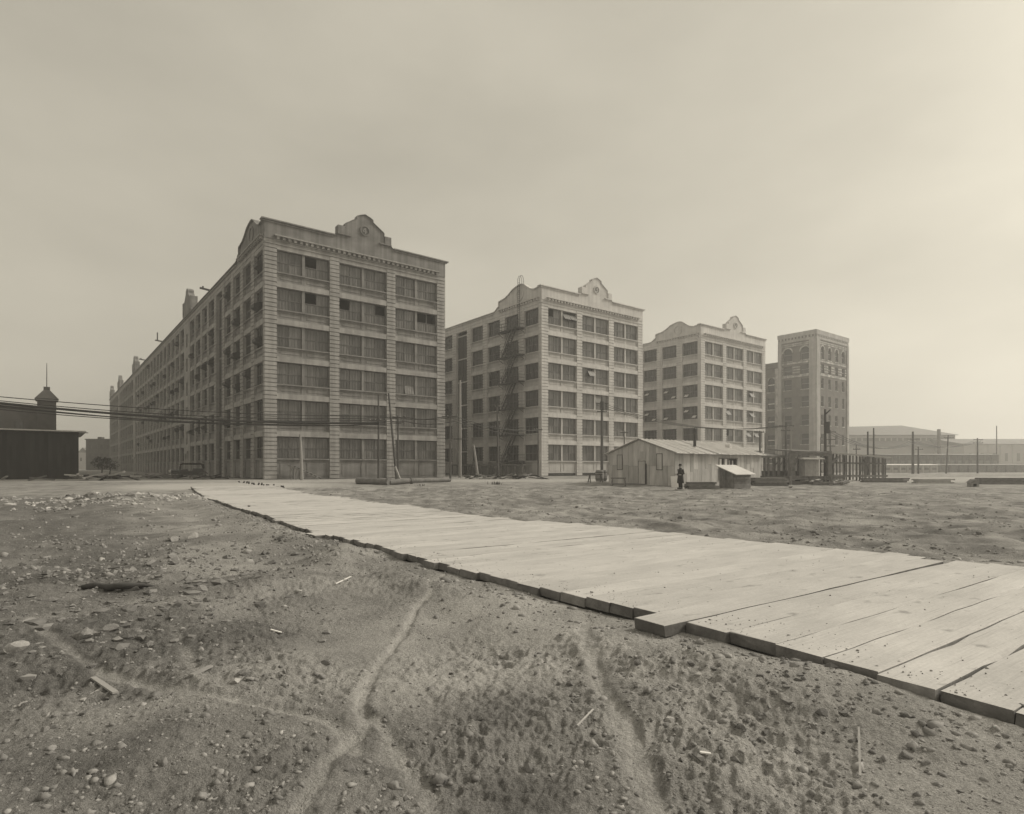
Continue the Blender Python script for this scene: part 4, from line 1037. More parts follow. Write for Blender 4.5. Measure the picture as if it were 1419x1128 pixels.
# ------------------------------------------------------------------ open timber shed and loading platform
def timber_yard():
    Y = 60.0; g = gz(33, 60)
    xa, xm, xb = at(1057, 0, Y).x, at(1095, 0, Y).x, at(1228, 0, Y).x; xt = at(1145, 0, Y).x
    s = empty('open_shed', (xa, Y, g), 0, label='long open shed of bare timber studs with flat roofs behind the platform', cat='shed')
    X = lambda px: at(px, 0, Y).x - xa
    Z = lambda py, yy=Y: CAM_H + (HOR-py)/FPX*yy - g
    zf = Z(663.5)
    def stud(x, y, z0, z1, w_=.12, mat='timber'): MB().box(x-w_/2, x+w_/2, y-w_/2, y+w_/2, z0, z1).build('stud', M[mat], s)
    n = 17
    for k in range(n+1):
        px = 1150.5 + (1227-1150.5)*k/n; zt = Z(628.5) + (Z(635.5)-Z(628.5))*k/n
        stud(X(px), 0, 0, zt, .085 if k % 6 else .15)
        if k % 4 == 0: stud(X(px)+.1, 4.6, 0, zt+.25, .11)
    for k in range(6): stud(X(1228)-.02, .8*k+.4, 0, Z(635.5)+.05*k, .13)
    for k, px in enumerate((1060, 1066, 1072, 1079, 1086)): stud(X(px), 1.2, 0, Z(634), .16)
    for k, px in enumerate((1100, 1107, 1114, 1121, 1128, 1135)):
        stud(X(px), 4.4, 0, Z(632), .16); MB().beam((X(px), 4.3, Z(645)), (X(px)+.55, 4.2, Z(634)), .1).build('brace', M['timber'], s)
    for px in (1093.5, 1143.5): MB().box(X(px)-.2, X(px)+.2, -.9, -.5, 0, Z(625)).build('post', M['timber'], s)
    MB().beam((X(1095), -.6, Z(644)), (X(1104), -.6, Z(631)), .16).build('brace', M['timber'], s); MB().beam((X(1146), -.6, Z(643)), (X(1159), -.4, Z(633)), .18).build('brace', M['timber'], s)
    MB().beam((X(1142), -.6, Z(643)), (X(1136), -.6, Z(633)), .16).build('brace', M['timber'], s); MB().beam((X(1196), -.1, Z(636)), (X(1202), .1, Z(645)), .16).build('brace', M['timber'], s)
    def slab(x0, z0, x1, z1, y0, y1, th, name, mat):
        MB().add([(x0, y0, z0), (x1, y0, z1), (x1, y1, z1+.35), (x0, y1, z0+.35), (x0, y0, z0+th), (x1, y0, z1+th), (x1, y1, z1+.35+th), (x0, y1, z0+.35+th)], [(0, 3, 2, 1), (4, 5, 6, 7), (0, 1, 5, 4), (1, 2, 6, 5), (2, 3, 7, 6), (3, 0, 4, 7)]).build(name, M[mat], s)
    slab(X(1146), Z(628), X(1230), Z(635), -.6, 5.2, .12, 'roof', 'paletimber'); slab(X(1092), Z(626.6), X(1142), Z(628.6), -1.1, 4.8, .14, 'roof', 'timber')
    slab(X(1055), Z(634), X(1092), Z(634), .6, 4.5, .2, 'roof', 'timber')
    MB().beam((X(1092), -.85, Z(629)), (X(1142), -.85, Z(630.5)), .2, .3).build('eaves_beam', M['timber'], s); MB().beam((X(1150), -.15, Z(641)), (X(1227), -.15, Z(643)), .1, .16).build('rail', M['timber'], s)
    MB().beam((X(1150), -.2, Z(659.5)), (X(1228), -.2, Z(659.5)), .12, .2).build('rail', M['timber'], s)
    MB().box(X(1056), X(1143), 4.7, 4.9, 0, Z(653)).build('back_boarding', M['timber'], s)
    # little pale-roofed booth inside
    b = empty('watch_booth', at(1125, 660, 58.6), 0, label='small pale roofed plank booth inside the open timber shed', cat='booth'); b.location.z = g
    MB().box(-.68, .68, 0, 1.2, 0, 2.1).build('wall', M['paletimber'], b)
    for k in range(5): MB().box(-.67+k*.27, -.67+k*.27+.255, -.03, -.003, .02, 2.05).build('board', M['paletimber'], b)
    MB().prism([(-.5, 2.12), (1.4, 2.3), (1.4, 2.38), (-.5, 2.22)], -1.0, 1.0, 'x').build('roof', M['sheet'], b)
    # platform
    Y2 = 52.0; g2 = gz(27, 52); x0, x1 = at(1046, 0, Y2).x, at(1172, 0, Y2).x
    p = empty('loading_platform', (x0, Y2, g2), 0, label='low timber loading platform with rails right of the shack', cat='platform')
    W_ = x1-x0; zt = CAM_H+(HOR-659.8)/FPX*Y2-g2
    for k in range(12): MB().box(k*W_/12+.02, (k+1)*W_/12-.02, .1, 5.0, zt-.34, zt-.25-.02*(k % 3)).build('deck_board', M['timber'], p)
    MB().beam((.5, 0, zt-.1), (W_-.2, 0, zt-.12), .14, .24).build('rail', M['timber'], p); MB().beam((3, .05, zt-.55), (W_-.1, .05, zt-.6), .12, .26).build('rail', M['timber'], p)
    MB().beam((.2, .4, zt-.62), (W_, .4, zt-.7), .3, .4).build('sill_beam', M['blackwood'], p)
    for px in (1094.5, 1121.5, 1143, 1151): x = at(px, 0, Y2).x-x0; MB().box(x-.1, x+.1, -.2, -.08, 0, zt).build('post', M['timber'], p)
    for x in (1.5, 4, 6.5): MB().box(x-.15, x+.15, .5, .8, 0, zt-.35).build('leg', M['blackwood'], p)
    # lumber stacks: every stick a part
    def stack(px0, px1, pyb, n_, layers, label, seed, mat='timber', hh=.14, Yadd=0):
        r = random.Random(seed); a = on(px0, pyb); b_ = on(px1, pyb); y = (a.y+b_.y)/2+Yadd; ln = b_.x-a.x
        o = empty('lumber_stack', (a.x, y, gz(a.x, y)), r.uniform(-.05, .05), label=label, cat='lumber', group='timber stacked round the shack')
        for l_ in range(layers):
            for k in range(n_):
                q = MB(); q.box(0, ln*r.uniform(.8, 1.02), 0, .22, 0, hh-.015); q.build('timber', M[mat], o, (r.uniform(-.15, .15), k*.25+r.uniform(-.02, .02), l_*hh+.005), (0, 0, r.uniform(-.015, .015)))
    stack(948, 1001, 677.5, 4, 4, 'dark lumber stack lying between the man and the hutch', 1)
    stack(1047, 1096, 673.5, 4, 5, 'dark lumber stack beside the left end of the loading platform', 2)
    stack(1198, 1262, 668.5, 3, 3, 'low lumber stack right of the platform below the stud wall', 3)
    stack(1272, 1324, 670.0, 3, 3, 'long low lumber stack left of the doghouse', 6, 'paletimber')
    stack(1360, 1440, 671.0, 3, 4, 'long dark lumber stack at the right edge beyond the doghouse', 7)
    stack(849, 893, 672.0, 3, 1, 'thin boards lying at the foot of the shack gable', 8)
    d = empty('doghouse', on(1351, 674.5), R(-15), label='tiny gabled doghouse on the dirt at the far right', cat='doghouse')
    MB().box(-.27, .27, 0, .7, 0, .30).build('wall', M['paletimber'], d); MB().prism([(-.34, .31), (.34, .31), (0, .60)], -.1, .8).build('roof', M['timber'], d); MB().box(-.11, .11, -.02, -.003, .02, .24).build('door', M['dark'], d)
timber_yard()

# ------------------------------------------------------------------ utility poles and wires
def pole(px, pt, pb, Y, r0, mat, label, arms=(), ptop=None, extra=None, name='utility_pole', cat='pole', insul=True, group=None):
    """px of the foot, photo rows of top and foot, depth; arms: (height share, half width)"""
    f = at(px, pb, Y); z0 = gz(f.x, Y) if Y < 80 else .33; z1 = CAM_H + (HOR-pt)/FPX*Y
    tx = at(ptop if ptop is not None else px, pt, Y).x - f.x
    o = empty(name, (f.x, Y, z0-.1), 0, label=label, cat=cat, group=group); h = z1-z0+.1
    MB().tube([(0, 0, 0), (tx*.5+.01, 0, h*.5), (tx, 0, h)], [r0, r0*.85, r0*.66], 9).build('shaft', M[mat], o)
    for (sh, hw) in arms:
        z = h*sh; x = tx*sh
        MB().box(x-hw, x+hw, -r0-.10, -r0+.02, z-.06, z+.06).build('crossarm', M['pole'], o)
        if insul:
            q = MB()
            for e in np.linspace(-hw+.08, hw-.08, 4 if hw > .5 else 2): q.tube([(x+e, -r0-.04, z+.06), (x+e, -r0-.04, z+.2)], [.05, .035], 6)
            q.build('insulators', M['glaze'], o)
    return o, h
pole(524.5, 547, 664, 64.0, .13, 'pole', 'straight dark pole with knob top before the right half of factory 4', ((.70, .9),), insul=True)
o, h = pole(549.5, 545, 664, 63.2, .13, 'pole', 'leaning dark pole with a pale brace before factory 4', (), ptop=538.5)
MB().beam((.55, -.5, 0), (-.12, -.1, 1.5), .16).build('brace', M['palepole'], o)
pole(551.5, 576, 655, 70.0, .12, 'pole', 'thin pole with loaded crossarms just right of the leaning pole', ((.97, .95), (.90, .7)))
pole(418.5, 602, 665, 62.6, .17, 'palepole', 'stout short grey post before the left bays of factory 4', (), ptop=416)
pole(624, 575, 666, 60.5, .11, 'pole', 'slim pole with crossarms at the right end of the iron pipe', ((.97, .8),))
pole(637.5, 527, 662, 78.0, .22, 'palepole', 'thick pale pole before the dark loading bay of factory 3', ((.40, .8),), insul=False)
pole(662.5, 617, 662, 76.0, .17, 'palepole', 'leaning stub post beside the loading platform of factory 3', (), ptop=656.5)
pole(690.5, 562, 661.5, 79.0, .15, 'pole', 'dark pole with stacked insulator arms before the fire escape', ((.98, .35), (.90, .35), (.78, .35), (.70, .35)), ptop=689)
pole(745.8, 594, 661.5, 77.5, .13, 'pole', 'slim pole with one crossarm at the near corner of factory 3', ((.975, .55),))
o, h = pole(834, 548, 660, 85.0, .22, 'pole', 'tall dark pole with transformer before the front of factory 3', ((.90, .9), (.80, .7)))
MB().tube([(.0, -.45, h*.82), (0, -.45, h*.92)], .32, 10).build('transformer', M['iron'], o)
pole(865, 597, 655, 82.0, .10, 'pole', 'small pole with a crossarm peeping over the left of the shack roof', ((.96, .55),))
pole(1053, 597, 650, 80.0, .14, 'pole', 'left of two dark stub poles above the right end of the shack roof', ((.97, .5),))
pole(1060, 600, 650, 81.5, .09, 'pole', 'thinner right one of two stub poles above the shack roof end', ())
pole(1089, 585, 650, 84.0, .20, 'pole', 'dark double headed pole before the left face of the tower', ((.93, 1.0), (.85, .8)))
pole(1092.5, 596, 652, 61.2, .13, 'palepole', 'pale slanting pole rising from the open shed roof', (), ptop=1096.5)
o, h = pole(1143.5, 567, 652, 62.5, .16, 'pole', 'pole with a dark box near its top before the tower front', ())
MB().box(-.22, .22, -.5, -.17, h*.66, h*.82).build('switch_box', M['iron'], o); MB().beam((0, -.1, h*.93), (.35, -.4, h*.99), .12).build('bracket', M['iron'], o)
pole(1150.5, 596, 650, 86.0, .11, 'pole', 'thin pole with three crossarms just right of the boxed pole', ((.96, .7), (.80, .7), (.66, .6)))
pole(1137, 606, 650, 90.0, .08, 'pole', 'thin bare pole left of the boxed pole before the tower', ())
pole(1186.5, 616, 650, 92.0, .09, 'pole', 'small cross topped pole right of the tower foot', ((.85, .55),))
pole(1202.5, 598, 652, 95.0, .17, 'pole', 'left pole of a bare dark pair rising behind the open shed', ())
pole(1210.7, 593, 652, 96.5, .17, 'pole', 'right and taller pole of a bare dark pair behind the open shed', ())
pole(1265, 598, 661, 120.0, .26, 'pole', 'thick hazy pole with crossarm right of the open shed', ((.82, 1.2),))
pole(1272.5, 619, 661, 122.0, .18, 'pole', 'shorter hazy pole beside the thick crossarm pole', ((.9, .8),))
pole(1311, 603, 661, 124.0, .16, 'pole', 'slanting hazy pole with a high crossarm below the mill hip', ((.93, 1.0),), ptop=1314)
pole(1354.5, 607, 662, 128.0, .18, 'pole', 'hazy pole with two crossarms above the doghouse', ((.95, 1.0), (.86, 1.0)))
pole(1381, 590, 655, 190.0, .2, 'pole', 'faint mast far off near the right edge', ())

def wire(a, b, sag, rad, label, group, n=22):
    a, b = Vector(a), Vector(b); pts = []
    for k in range(n+1):
        t = k/n; p = a.lerp(b, t); p.z -= sag*4*t*(1-t); pts.append(p)
    o = MB().tube(pts, rad, 5).build('overhead_wire', M['wire']); tag(o, label, 'wire', group)
PC = at(551.5, 578, 69.8)
LW = ['topmost thin black wire crossing the long factory, well above the rest', 'second thin wire from the top crossing the long factory', 'thin wire running just above the thick cable over the long factory',
      'thin wire just under the thick cable over the long factory', 'lowest thin wire crossing the long factory']
for i, (py0, py1, dx, rad, sag) in enumerate([(547.5, 576.5, -.6, .040, .55), (552.5, 578, -.2, .040, .8), (555, 580, .0, .045, .95), (561, 584, -.5, .040, .9), (565, 586.5, .4, .040, .8)]):
    a = at(-45, py0-2, 52.0); b = at(551.5, py1, 69.8); b.x += dx
    wire(a, b, sag, rad, LW[i], 'wires crossing the long factory')
a = at(-45, 553.5, 51.0); wire(a, at(525, 586, 63.9), .62, .11, 'thick black cable bundle slanting across the long factory', 'wires crossing the long factory')
a = at(-45, 556.5, 51.4); wire(a, at(525, 588, 63.9), .8, .055, 'second black cable hugging the thick cable bundle', 'wires crossing the long factory')
for dz, dx, nm in ((0, -.6, 'left upper'), (.0, .6, 'right upper'), (-.5, .5, 'lower')):
    a = at(551.5, 577, 69.8)+Vector((dx, 0, dz)); b = at(624, 577, 60.3)+Vector((dx*.8, 0, dz)); wire(a, b, .35, .03, 'thin wire joining the %s crossarm ends at the right end of factory 4' % nm, 'wires at the end of factory 4', 10)
    a = b; b = at(745.8, 596, 77.3)+Vector((dx*.6, 0, dz)); wire(a, b, .5, .03, 'thin wire from the %s crossarm end passing before the fire escape' % nm, 'wires before the fire escape', 12)
for dx, nm in ((-.8, 'left'), (.0, 'middle'), (.8, 'right')):
    a = at(834, 560, 84.7)+Vector((dx, 0, -.1)); b = at(1089, 590, 83.7)+Vector((dx, 0, 0)); wire(a, b, 1.6, .03, 'thin wire sagging from the %s of the transformer pole arm toward the tower' % nm, 'wires above the shack', 14)
    a = at(1150.5, 599, 85.8)+Vector((dx*.8, 0, 0)); b = at(1265, 612, 119.7)+Vector((dx, 0, 0)); wire(a, b, 1.8, .04, 'thin wire sagging into the haze from the %s of the three arm pole' % nm, 'wires right of the tower', 12)
    a = b; b = at(1354.5, 611, 127.7)+Vector((dx, 0, 0)); wire(a, b, 1.2, .04, 'thin hazy wire from the %s of the thick hazy pole to the doghouse pole' % nm, 'wires at the far right', 12)

# ------------------------------------------------------------------ things on the ground by the factories
def pipe():
    a, m, b = on(495.5, 670.5), on(538, 672.0), on(623.5, 669.0)
    o = empty('iron_pipe', a, 0, label='long rusty iron pipe lying on the dirt before factory 4', cat='pipe')
    L0 = lambda p, z: tuple(Vector((p.x-a.x, p.y-a.y, p.z-a.z+z)))
    MB().tube([L0(a, .26), L0(m, .24)], .29, 16).build('pipe_length', M['rust'], o)
    MB().tube([L0(m.lerp(b, .02), .2), L0(m.lerp(b, .2), .26), L0(m.lerp(b, .35), .3), L0(b, .24)], [.24, .25, .2, .17], 14).build('pipe_length', M['rust'], o)
    d = (m-a).normalized(); MB().tube([L0(m-d*.12, .24), L0(m+d*.18, .24)], .37, 16).build('flange', M['rust'], o)
    d = (b-m).normalized(); c = m.lerp(b, .36); MB().tube([L0(c-d*.1, .29), L0(c+d*.1, .29)], .27, 14).build('flange', M['rust'], o)
pipe()
def car():
    p = on(262, 663.0); o = empty('motor_car', p, R(206), label='old open black motor car parked beside the long factory', cat='car')
    body = MB(); body.prism([(-1.5, .45), (1.0, .45), (1.0, .95), (.95, 1.02), (.2, 1.12), (.1, .9), (-.35, .9), (-.45, 1.2), (-1.4, 1.2), (-1.6, .8)], -.62, .62); body.build('body', M['paint_black'], o)
    MB().prism([(-.4, .5), (.4, .5), (.38, .95), (0, 1.08), (-.38, .95)], 1.02, 1.85, 'x').build('hood', M['paint_black'], o)
    MB().prism([(-.4, .45), (.4, .45), (.4, .98), (0, 1.1), (-.4, .98)], 1.87, 1.93, 'x').build('radiator', M['sheet'], o)
    MB().box(.95, 1.0, -.55, .55, 1.0, 1.45).build('windscreen', M['darkglass'], o)
    MB().prism([(-1.66, 1.18), (-1.45, 1.2), (-1.3, 1.62), (.6, 1.66), (.95, 1.6), (.95, 1.7), (.6, 1.82), (-1.2, 1.86), (-1.6, 1.7)], -.66, .66).build('hood_top', M['cloth'], o)
    for x in (-1.5, .9):
        for y in (-.6, .6): MB().box(x-.03, x+.03, y-.03, y+.03, 1.02, 1.6).build('strut', M['paint_black'], o)
    for y in (-.62, .62): MB().prism([(-1.95, .55), (-1.5, .92), (-1.0, .8), (-.7, .42), (.8, .42), (1.1, .75), (1.5, .9), (1.9, .6), (1.9, .66), (1.5, .97), (1.05, .82), (.75, .48), (-.66, .48), (-.95, .87), (-1.5, 1.0), (-2.0, .6)], y-.13, y+.13).build('mudguard', M['paint_black'], o)
    for x in (-1.4, 1.45):
        for y in (-.66, .66):
            n = 16; w = MB()
            for k in range(n):
                t0, t1 = 2*math.pi*k/n, 2*math.pi*(k+1)/n
                w.prism([(x+.31*math.cos(t0), .4+.31*math.sin(t0)), (x+.4*math.cos(t0), .4+.4*math.sin(t0)), (x+.4*math.cos(t1), .4+.4*math.sin(t1)), (x+.31*math.cos(t1), .4+.31*math.sin(t1))], y-.05, y+.05)
            wo = w.build('wheel', M['tyre'], o); sp = MB()
            for k in range(8): sp.beam((x, y, .4), (x+.31*math.cos(k*math.pi/4), y, .4+.31*math.sin(k*math.pi/4)), .035)
            sp.build('spokes', M['timber'], wo)
    for y in (-.42, .42): MB().tube([(1.98, y, .85), (2.08, y, .85)], [.13, .19], 10).build('headlight', M['white'], o)
car()
def trestle(px, py, ang, label, sc=1.0, mat='timber'):
    o = empty('sawhorse', on(px, py), R(ang), label=label, cat='sawhorse')
    MB().box(-.75*sc, .75*sc, -.07, .07, .75*sc, .88*sc).build('beam', M[mat], o)
    for x in (-.6, .6):
        for y in (-1, 1): MB().beam((x*sc, y*.05, .76*sc), (x*sc*1.15, y*.32*sc, 0), .08).build('leg', M[mat], o)
trestle(825, 668.5, 15, 'little sawhorse at the left of the shack gable', .9)
trestle(857, 673.5, -20, 'dark sawhorse close before the shack gable', .8)
def ramp():
    o = empty('timber_ramp', on(408, 664.5), R(-8), label='rough timber ramp frame against the foot of factory 4', cat='ramp')
    for y in (0, .8):
        MB().beam((-.45, y, 0), (-.45, y, 1.5), .14).build('post', M['timber'], o); MB().beam((.2, y, 0), (.2, y, 1.2), .14).build('post', M['timber'], o); MB().beam((-.7, y, 1.55), (2.7, y, .08), .12, .16).build('rail', M['timber'], o)
    for k in range(7):
        t = (k+.5)/7; MB().box(-.7+3.4*t-.12, -.7+3.4*t+.12, -.05, .85, 1.62-1.47*t, 1.68-1.47*t).build('tread', M['timber'], o)
ramp()
def barrels():
    for i, (px, py, lab) in enumerate([(833.5, 668, 'pale barrel beside the shack gable corner'), (839, 668, 'dark barrel touching the shack gable corner')]):
        p = on(px, py); p.y += 1.2+.4*i; p.z = gz(p.x, p.y); o = empty('barrel', p, 0, label=lab, cat='barrel')
        MB().tube([(0, 0, 0), (0, 0, .3), (0, 0, .55), (0, 0, .8), (0, 0, 1.1)], [.34, .42, .44, .42, .34], 14).build('staves', M['timber' if i else 'palepole'], o)
        for z in (.2, .85): MB().tube([(0, 0, z), (0, 0, z+.07)], .42, 14).build('hoop', M['iron'], o)
barrels()
def heap(px, py, n, lab, seed, mats=('timber', 'paletimber', 'blackwood'), ln=2.4, name='scrap_heap', spread=1.6):
    r = random.Random(seed); o = empty(name, on(px, py), 0, label=lab, cat='heap')
    for k in range(n):
        q = MB(); l_ = ln*r.uniform(.5, 1.1); q.beam((-l_/2, 0, 0), (l_/2, 0, 0), r.uniform(.14, .26), r.uniform(.06, .16))
        q.build('timber', M[r.choice(mats)], o, (r.gauss(0, spread), r.uniform(-.9, .9), .10+.09*(k // 4)+r.uniform(0, .1)), (r.uniform(-.2, .2), r.uniform(-.30, .30), r.uniform(-.9, .9)))
heap(128, 666, 20, 'heap of scrap timbers and pale planks beside the black shed', 3, spread=2.4)
heap(165, 664, 16, 'heap of broken boards behind the scrap timbers by the long factory', 4, spread=2.2)
heap(205, 663, 12, 'low scatter of dark timbers along the foot of the long factory', 5, mats=('timber', 'blackwood'), spread=3.0)
heap(290, 664, 10, 'small pile of dark timbers just right of the motor car', 6, mats=('timber', 'blackwood'), ln=1.6, spread=1.4)
heap(672, 664, 12, 'jumble of timbers under the loading platform of factory 3', 8, spread=1.6)
heap(720, 664, 10, 'loose boards lying by the corner pole of factory 3', 9, ln=3.0)
heap(1160, 672, 12, 'broken pale boards by the right end of the loading platform', 10, mats=('timber', 'paletimber'), ln=1.2, spread=.9)
def stake_row():
    o = empty('stake_row', on(333, 668.5), 0, label='row of little dark stakes along the far end of the plank road', cat='stakes'); a = on(333, 668.5)
    for k in range(16):
        p = on(333+k*4.1+((k*37) % 5-2)*.35, 668.8+k*.55+((k*53) % 7-3)*.07); q = MB(); q.tube([(0, 0, -.05), (.05*((k*29) % 5-2), 0, .13+.03*((k*17) % 4))], [.08, .06], 6); q.build('stake', M['blackwood'], o, p-a)
stake_row()

# ------------------------------------------------------------------ stones, sticks and loose earth
def rock_mesh(seed, mat, sub=2, jag=.22, name='stone'):
    import bmesh
    bm = bmesh.new(); bmesh.ops.create_icosphere(bm, subdivisions=sub, radius=1); r = np.random.RandomState(seed)
    P = np.array([v.co[:] for v in bm.verts]); pl = r.randn(7, 3); pl /= np.linalg.norm(pl, axis=1)[:, None]
    for n_, d_ in zip(pl, r.uniform(.32, .75, 7)):
        s_ = P@n_; P = P - np.outer(np.clip(s_-d_, 0, None), n_)
    P *= (1+jag*.3*r.randn(len(P), 1)*.4)
    for v, c in zip(bm.verts, P): v.co = c
    me = bpy.data.meshes.new(name); bm.to_mesh(me); bm.free(); me.materials.append(M[mat]); return me
RM = {(m_, s_): rock_mesh(s_*7+len(m_), m_) for m_ in ('stone', 'palestone') for s_ in range(5)}
STONES = [(178, 847, 26, 'stone', 'large rounded boulder on the left bank, beside the dark log'), (147, 876, 24, 'stone', 'broad rounded boulder in front of the largest bank boulder'), (104, 886, 32, 'stone', 'low wide stone half sunk in the earth of the left bank'),
 (274, 822, 24, 'stone', 'angular block topping the stone cluster left of the plank road'), (284, 834, 16, 'stone', 'squarish block at the right of the stone cluster left of the plank road'), (262, 838, 14, 'stone', 'wedge shaped block low in the stone cluster left of the plank road'), (243, 842, 14, 'stone', 'dark block just left of the stone cluster'),
 (222, 843, 11, 'stone', 'small dark stone furthest left of the cluster row'), (203, 897, 14, 'stone', 'oval stone alone below the bank boulders'), (322, 950, 24, 'palestone', 'pale flat stone beside the crossing wheel rut'), (333, 935, 20, 'stone', 'brown flat stone behind the pale one near the crossing rut'),
 (449, 922, 16, 'stone', 'smooth egg shaped stone just left of the left wheel rut'), (483, 1070, 18, 'stone', 'stone between the left rut and its branching track'), (58, 1014, 14, 'stone', 'upright stone in dark dirt near the bottom left corner'), (72, 1010, 12, 'stone', 'stone leaning on the upright one at bottom left'), (295, 1032, 10, 'stone', 'knobbly stone in the dirt below the crossing rut'), (353, 991, 10, 'stone', 'small stone lying in the crossing rut bend'),
 (236, 750, 18, 'palestone', 'pale broken stone at left of the pair below the road bend'), (263, 746, 19, 'palestone', 'big pale stone at right of the pair below the road bend'), (375, 782, 14, 'stone', 'stone under the earth bank where the planks curve away'), (413, 820, 13, 'palestone', 'pale stone at the middle of the earth slope left of the planks'), (14, 906, 34, 'palestone', 'flat pale slab at the left edge of the picture'), (135, 1064, 13, 'stone', 'low dark stone at the bottom left below the sticks'),
 (707, 866, 9, 'palestone', 'upper one of two pebbles between the ruts'), (714, 877, 9, 'stone', 'lower one of two pebbles between the ruts'), (626, 935, 11, 'stone', 'round clod between the ruts, left of centre'), (666, 999, 13, 'stone', 'flat clod stone between the ruts, below centre'), (765, 1076, 11, 'palestone', 'pale pebble between the ruts at the bottom'), (568, 1108, 8, 'palestone', 'pale pebble at the very bottom between the tracks'),
 (929, 1002, 20, 'palestone', 'pale angular stone right of the right wheel rut'), (964, 1034, 13, 'stone', 'pointed stone in the little group right of the right rut'), (950, 1040, 9, 'stone', 'small stone at left of the little group by the right rut'), (999, 1042, 11, 'stone', 'stone at right of the little group by the right rut'), (1030, 1011, 13, 'stone', 'roundish stone between the rut and the plank edge heap'), (1063, 1018, 12, 'stone', 'knobby stone in the loose earth under the planks'), (1108, 991, 14, 'stone', 'upright stone in the earth heap under the near planks'),
 (1144, 993, 22, 'stone', 'large smooth stone in the earth heap under the near planks'), (1132, 1012, 17, 'stone', 'dark stone below the large smooth one under the planks'), (886, 921, 13, 'stone', 'stone in front of the jutting plank'), (969, 937, 14, 'palestone', 'pale flat stone right of the jutting plank'), (1260, 1050, 24, 'stone', 'rough dark stone at the bottom right below the planks'), (1285, 1062, 16, 'stone', 'smaller stone right of the rough dark one at bottom right'),
 (1096, 676, 9, 'palestone', 'pale boulder at the foot of the loading platform'), (600, 712, 3, 'stone', 'little stone on the far edge of the plank road'), (970, 744, 7, 'palestone', 'white stone lying on the right edge of the planks'), (345, 707, 5, 'stone', 'dark lump lying on the planks at the bend'), (1005, 708, 5, 'stone', 'small stone beyond the planks right of centre'), (1180, 744, 6, 'stone', 'small stone in the dirt beyond the planks at right')]
rr_ = random.Random(21)
for i, (px, py, wpx, mt, lab) in enumerate(STONES):
    p = on(px, py); s_ = wpx/FPX*p.y/2
    if i == 44 or i == 45: p.z += .16
    o = ob('stone', RM[(mt, i % 5)], None, (p.x, p.y+s_*.6, p.z+s_*.22), (rr_.uniform(-.4, .4), rr_.uniform(-.4, .4), rr_.uniform(0, 6.3)))
    o.scale = (s_*1.05, s_*rr_.uniform(.75, 1.0), s_*rr_.uniform(.55, .8)); tag(o, lab, 'stone', 'stones lying on the dirt')
def stick(px0, py0, px1, py1, wd, mat, lab, name='stick', lift=.012, flat=True):
    wd *= .42
    a, b = on(px0, py0), on(px1, py1); o = MB().beam((0, 0, 0), b-a, wd, wd*.4 if flat else wd).build(name, M[mat], None, a+Vector((0, 0, lift))); tag(o, lab, name.replace('_', ' '))
stick(113, 973, 142, 956, .07, 'paletimber', 'pale split stick lying in the dirt at lower left', 'wood_stick'); stick(129, 941, 160, 962, .09, 'paletimber', 'short pale board lying across the split stick at lower left', 'wood_board')
stick(465, 810, 486, 800, .06, 'white', 'white stick on the earth slope left of the left rut', 'wood_stick'); stick(375, 874, 390, 878, .06, 'white', 'white wood chip on the slope in the left middle', 'wood_chip'); stick(970, 1045, 985, 1047, .05, 'white', 'white chip in front of the stones right of the right rut', 'wood_chip')
stick(113, 992, 135, 980, .07, 'timber', 'grey stick end near the bottom left stones', 'wood_stick'); stick(265, 937, 292, 925, .09, 'paletimber', 'faint pale lath half buried near the crossing rut', 'wood_lath'); stick(1190, 1010, 1192, 1078, .03, 'paletimber', 'thin pale twig in the dirt at lower right', 'twig')
stick(800, 1008, 822, 985, .03, 'paletimber', 'thin twig beside the right wheel rut', 'twig')
def log():
    a, b = on(113, 817), on(210, 816); c = (a+b)/2
    r = random.Random(2); pts = []; 
    for k in range(8): t = k/7; p = a.lerp(b, t)-a; pts.append((p.x, p.y+.09*math.sin(t*8), p.z+.015+.03*math.sin(t*3.1)+r.uniform(-.02, .02)))
    o = MB().tube(pts, [.03, .05, .045, .055, .042, .05, .03, .012], 9).build('driftwood_log', M['bark'], None, a, smooth=True); tag(o, 'dark weathered log lying on the left bank', 'log')
log()

def scatter(name, n, seed, place, size, mat, sub=1, smooth=False):
    """loose earth and stones: thousands of little lumps as one mass"""
    r = np.random.RandomState(seed); import bmesh
    bases = []
    for k in range(6):
        bm = bmesh.new(); bmesh.ops.create_icosphere(bm, subdivisions=sub, radius=1)
        P = np.array([v.co[:] for v in bm.verts]); bm.verts.ensure_lookup_table(); Fc = np.array([[v.index for v in f.verts] for f in bm.faces]); bm.free()
        P *= np.clip(1+.32*r.randn(len(P), 1), .45, 1.6); bases.append((P, Fc))
    x, y = place(r, n); s_ = size(r, n, x, y); z = land(x, y)[0]
    Vs, Fs = [], []; off = 0
    for k in range(n):
        P, Fc = bases[k % 6]; th = r.uniform(0, 6.28); c, s2 = math.cos(th), math.sin(th)
        Q = P*np.array([1, r.uniform(.6, 1), r.uniform(.45, .8)]); Q = np.column_stack([Q[:, 0]*c-Q[:, 1]*s2, Q[:, 0]*s2+Q[:, 1]*c, Q[:, 2]])*s_[k]
        Vs.append(Q+np.array([x[k], y[k], z[k]-s_[k]*.08])); Fs.append(Fc+off); off += len(P)
    me = fast_mesh(name, np.vstack(Vs), np.vstack(Fs), mat, name != 'broken_rubble'); o = ob(name, me); tag(o, kind='stuff'); return o
def off_road(x, y):
    px, py = x-RP[0], y-RP[1]; a = px*RD[0]+py*RD[1]; c = px*RC[0]+py*RC[1]-road_bend(a); return (c < -.12) | (c > road_w(a)+.1)
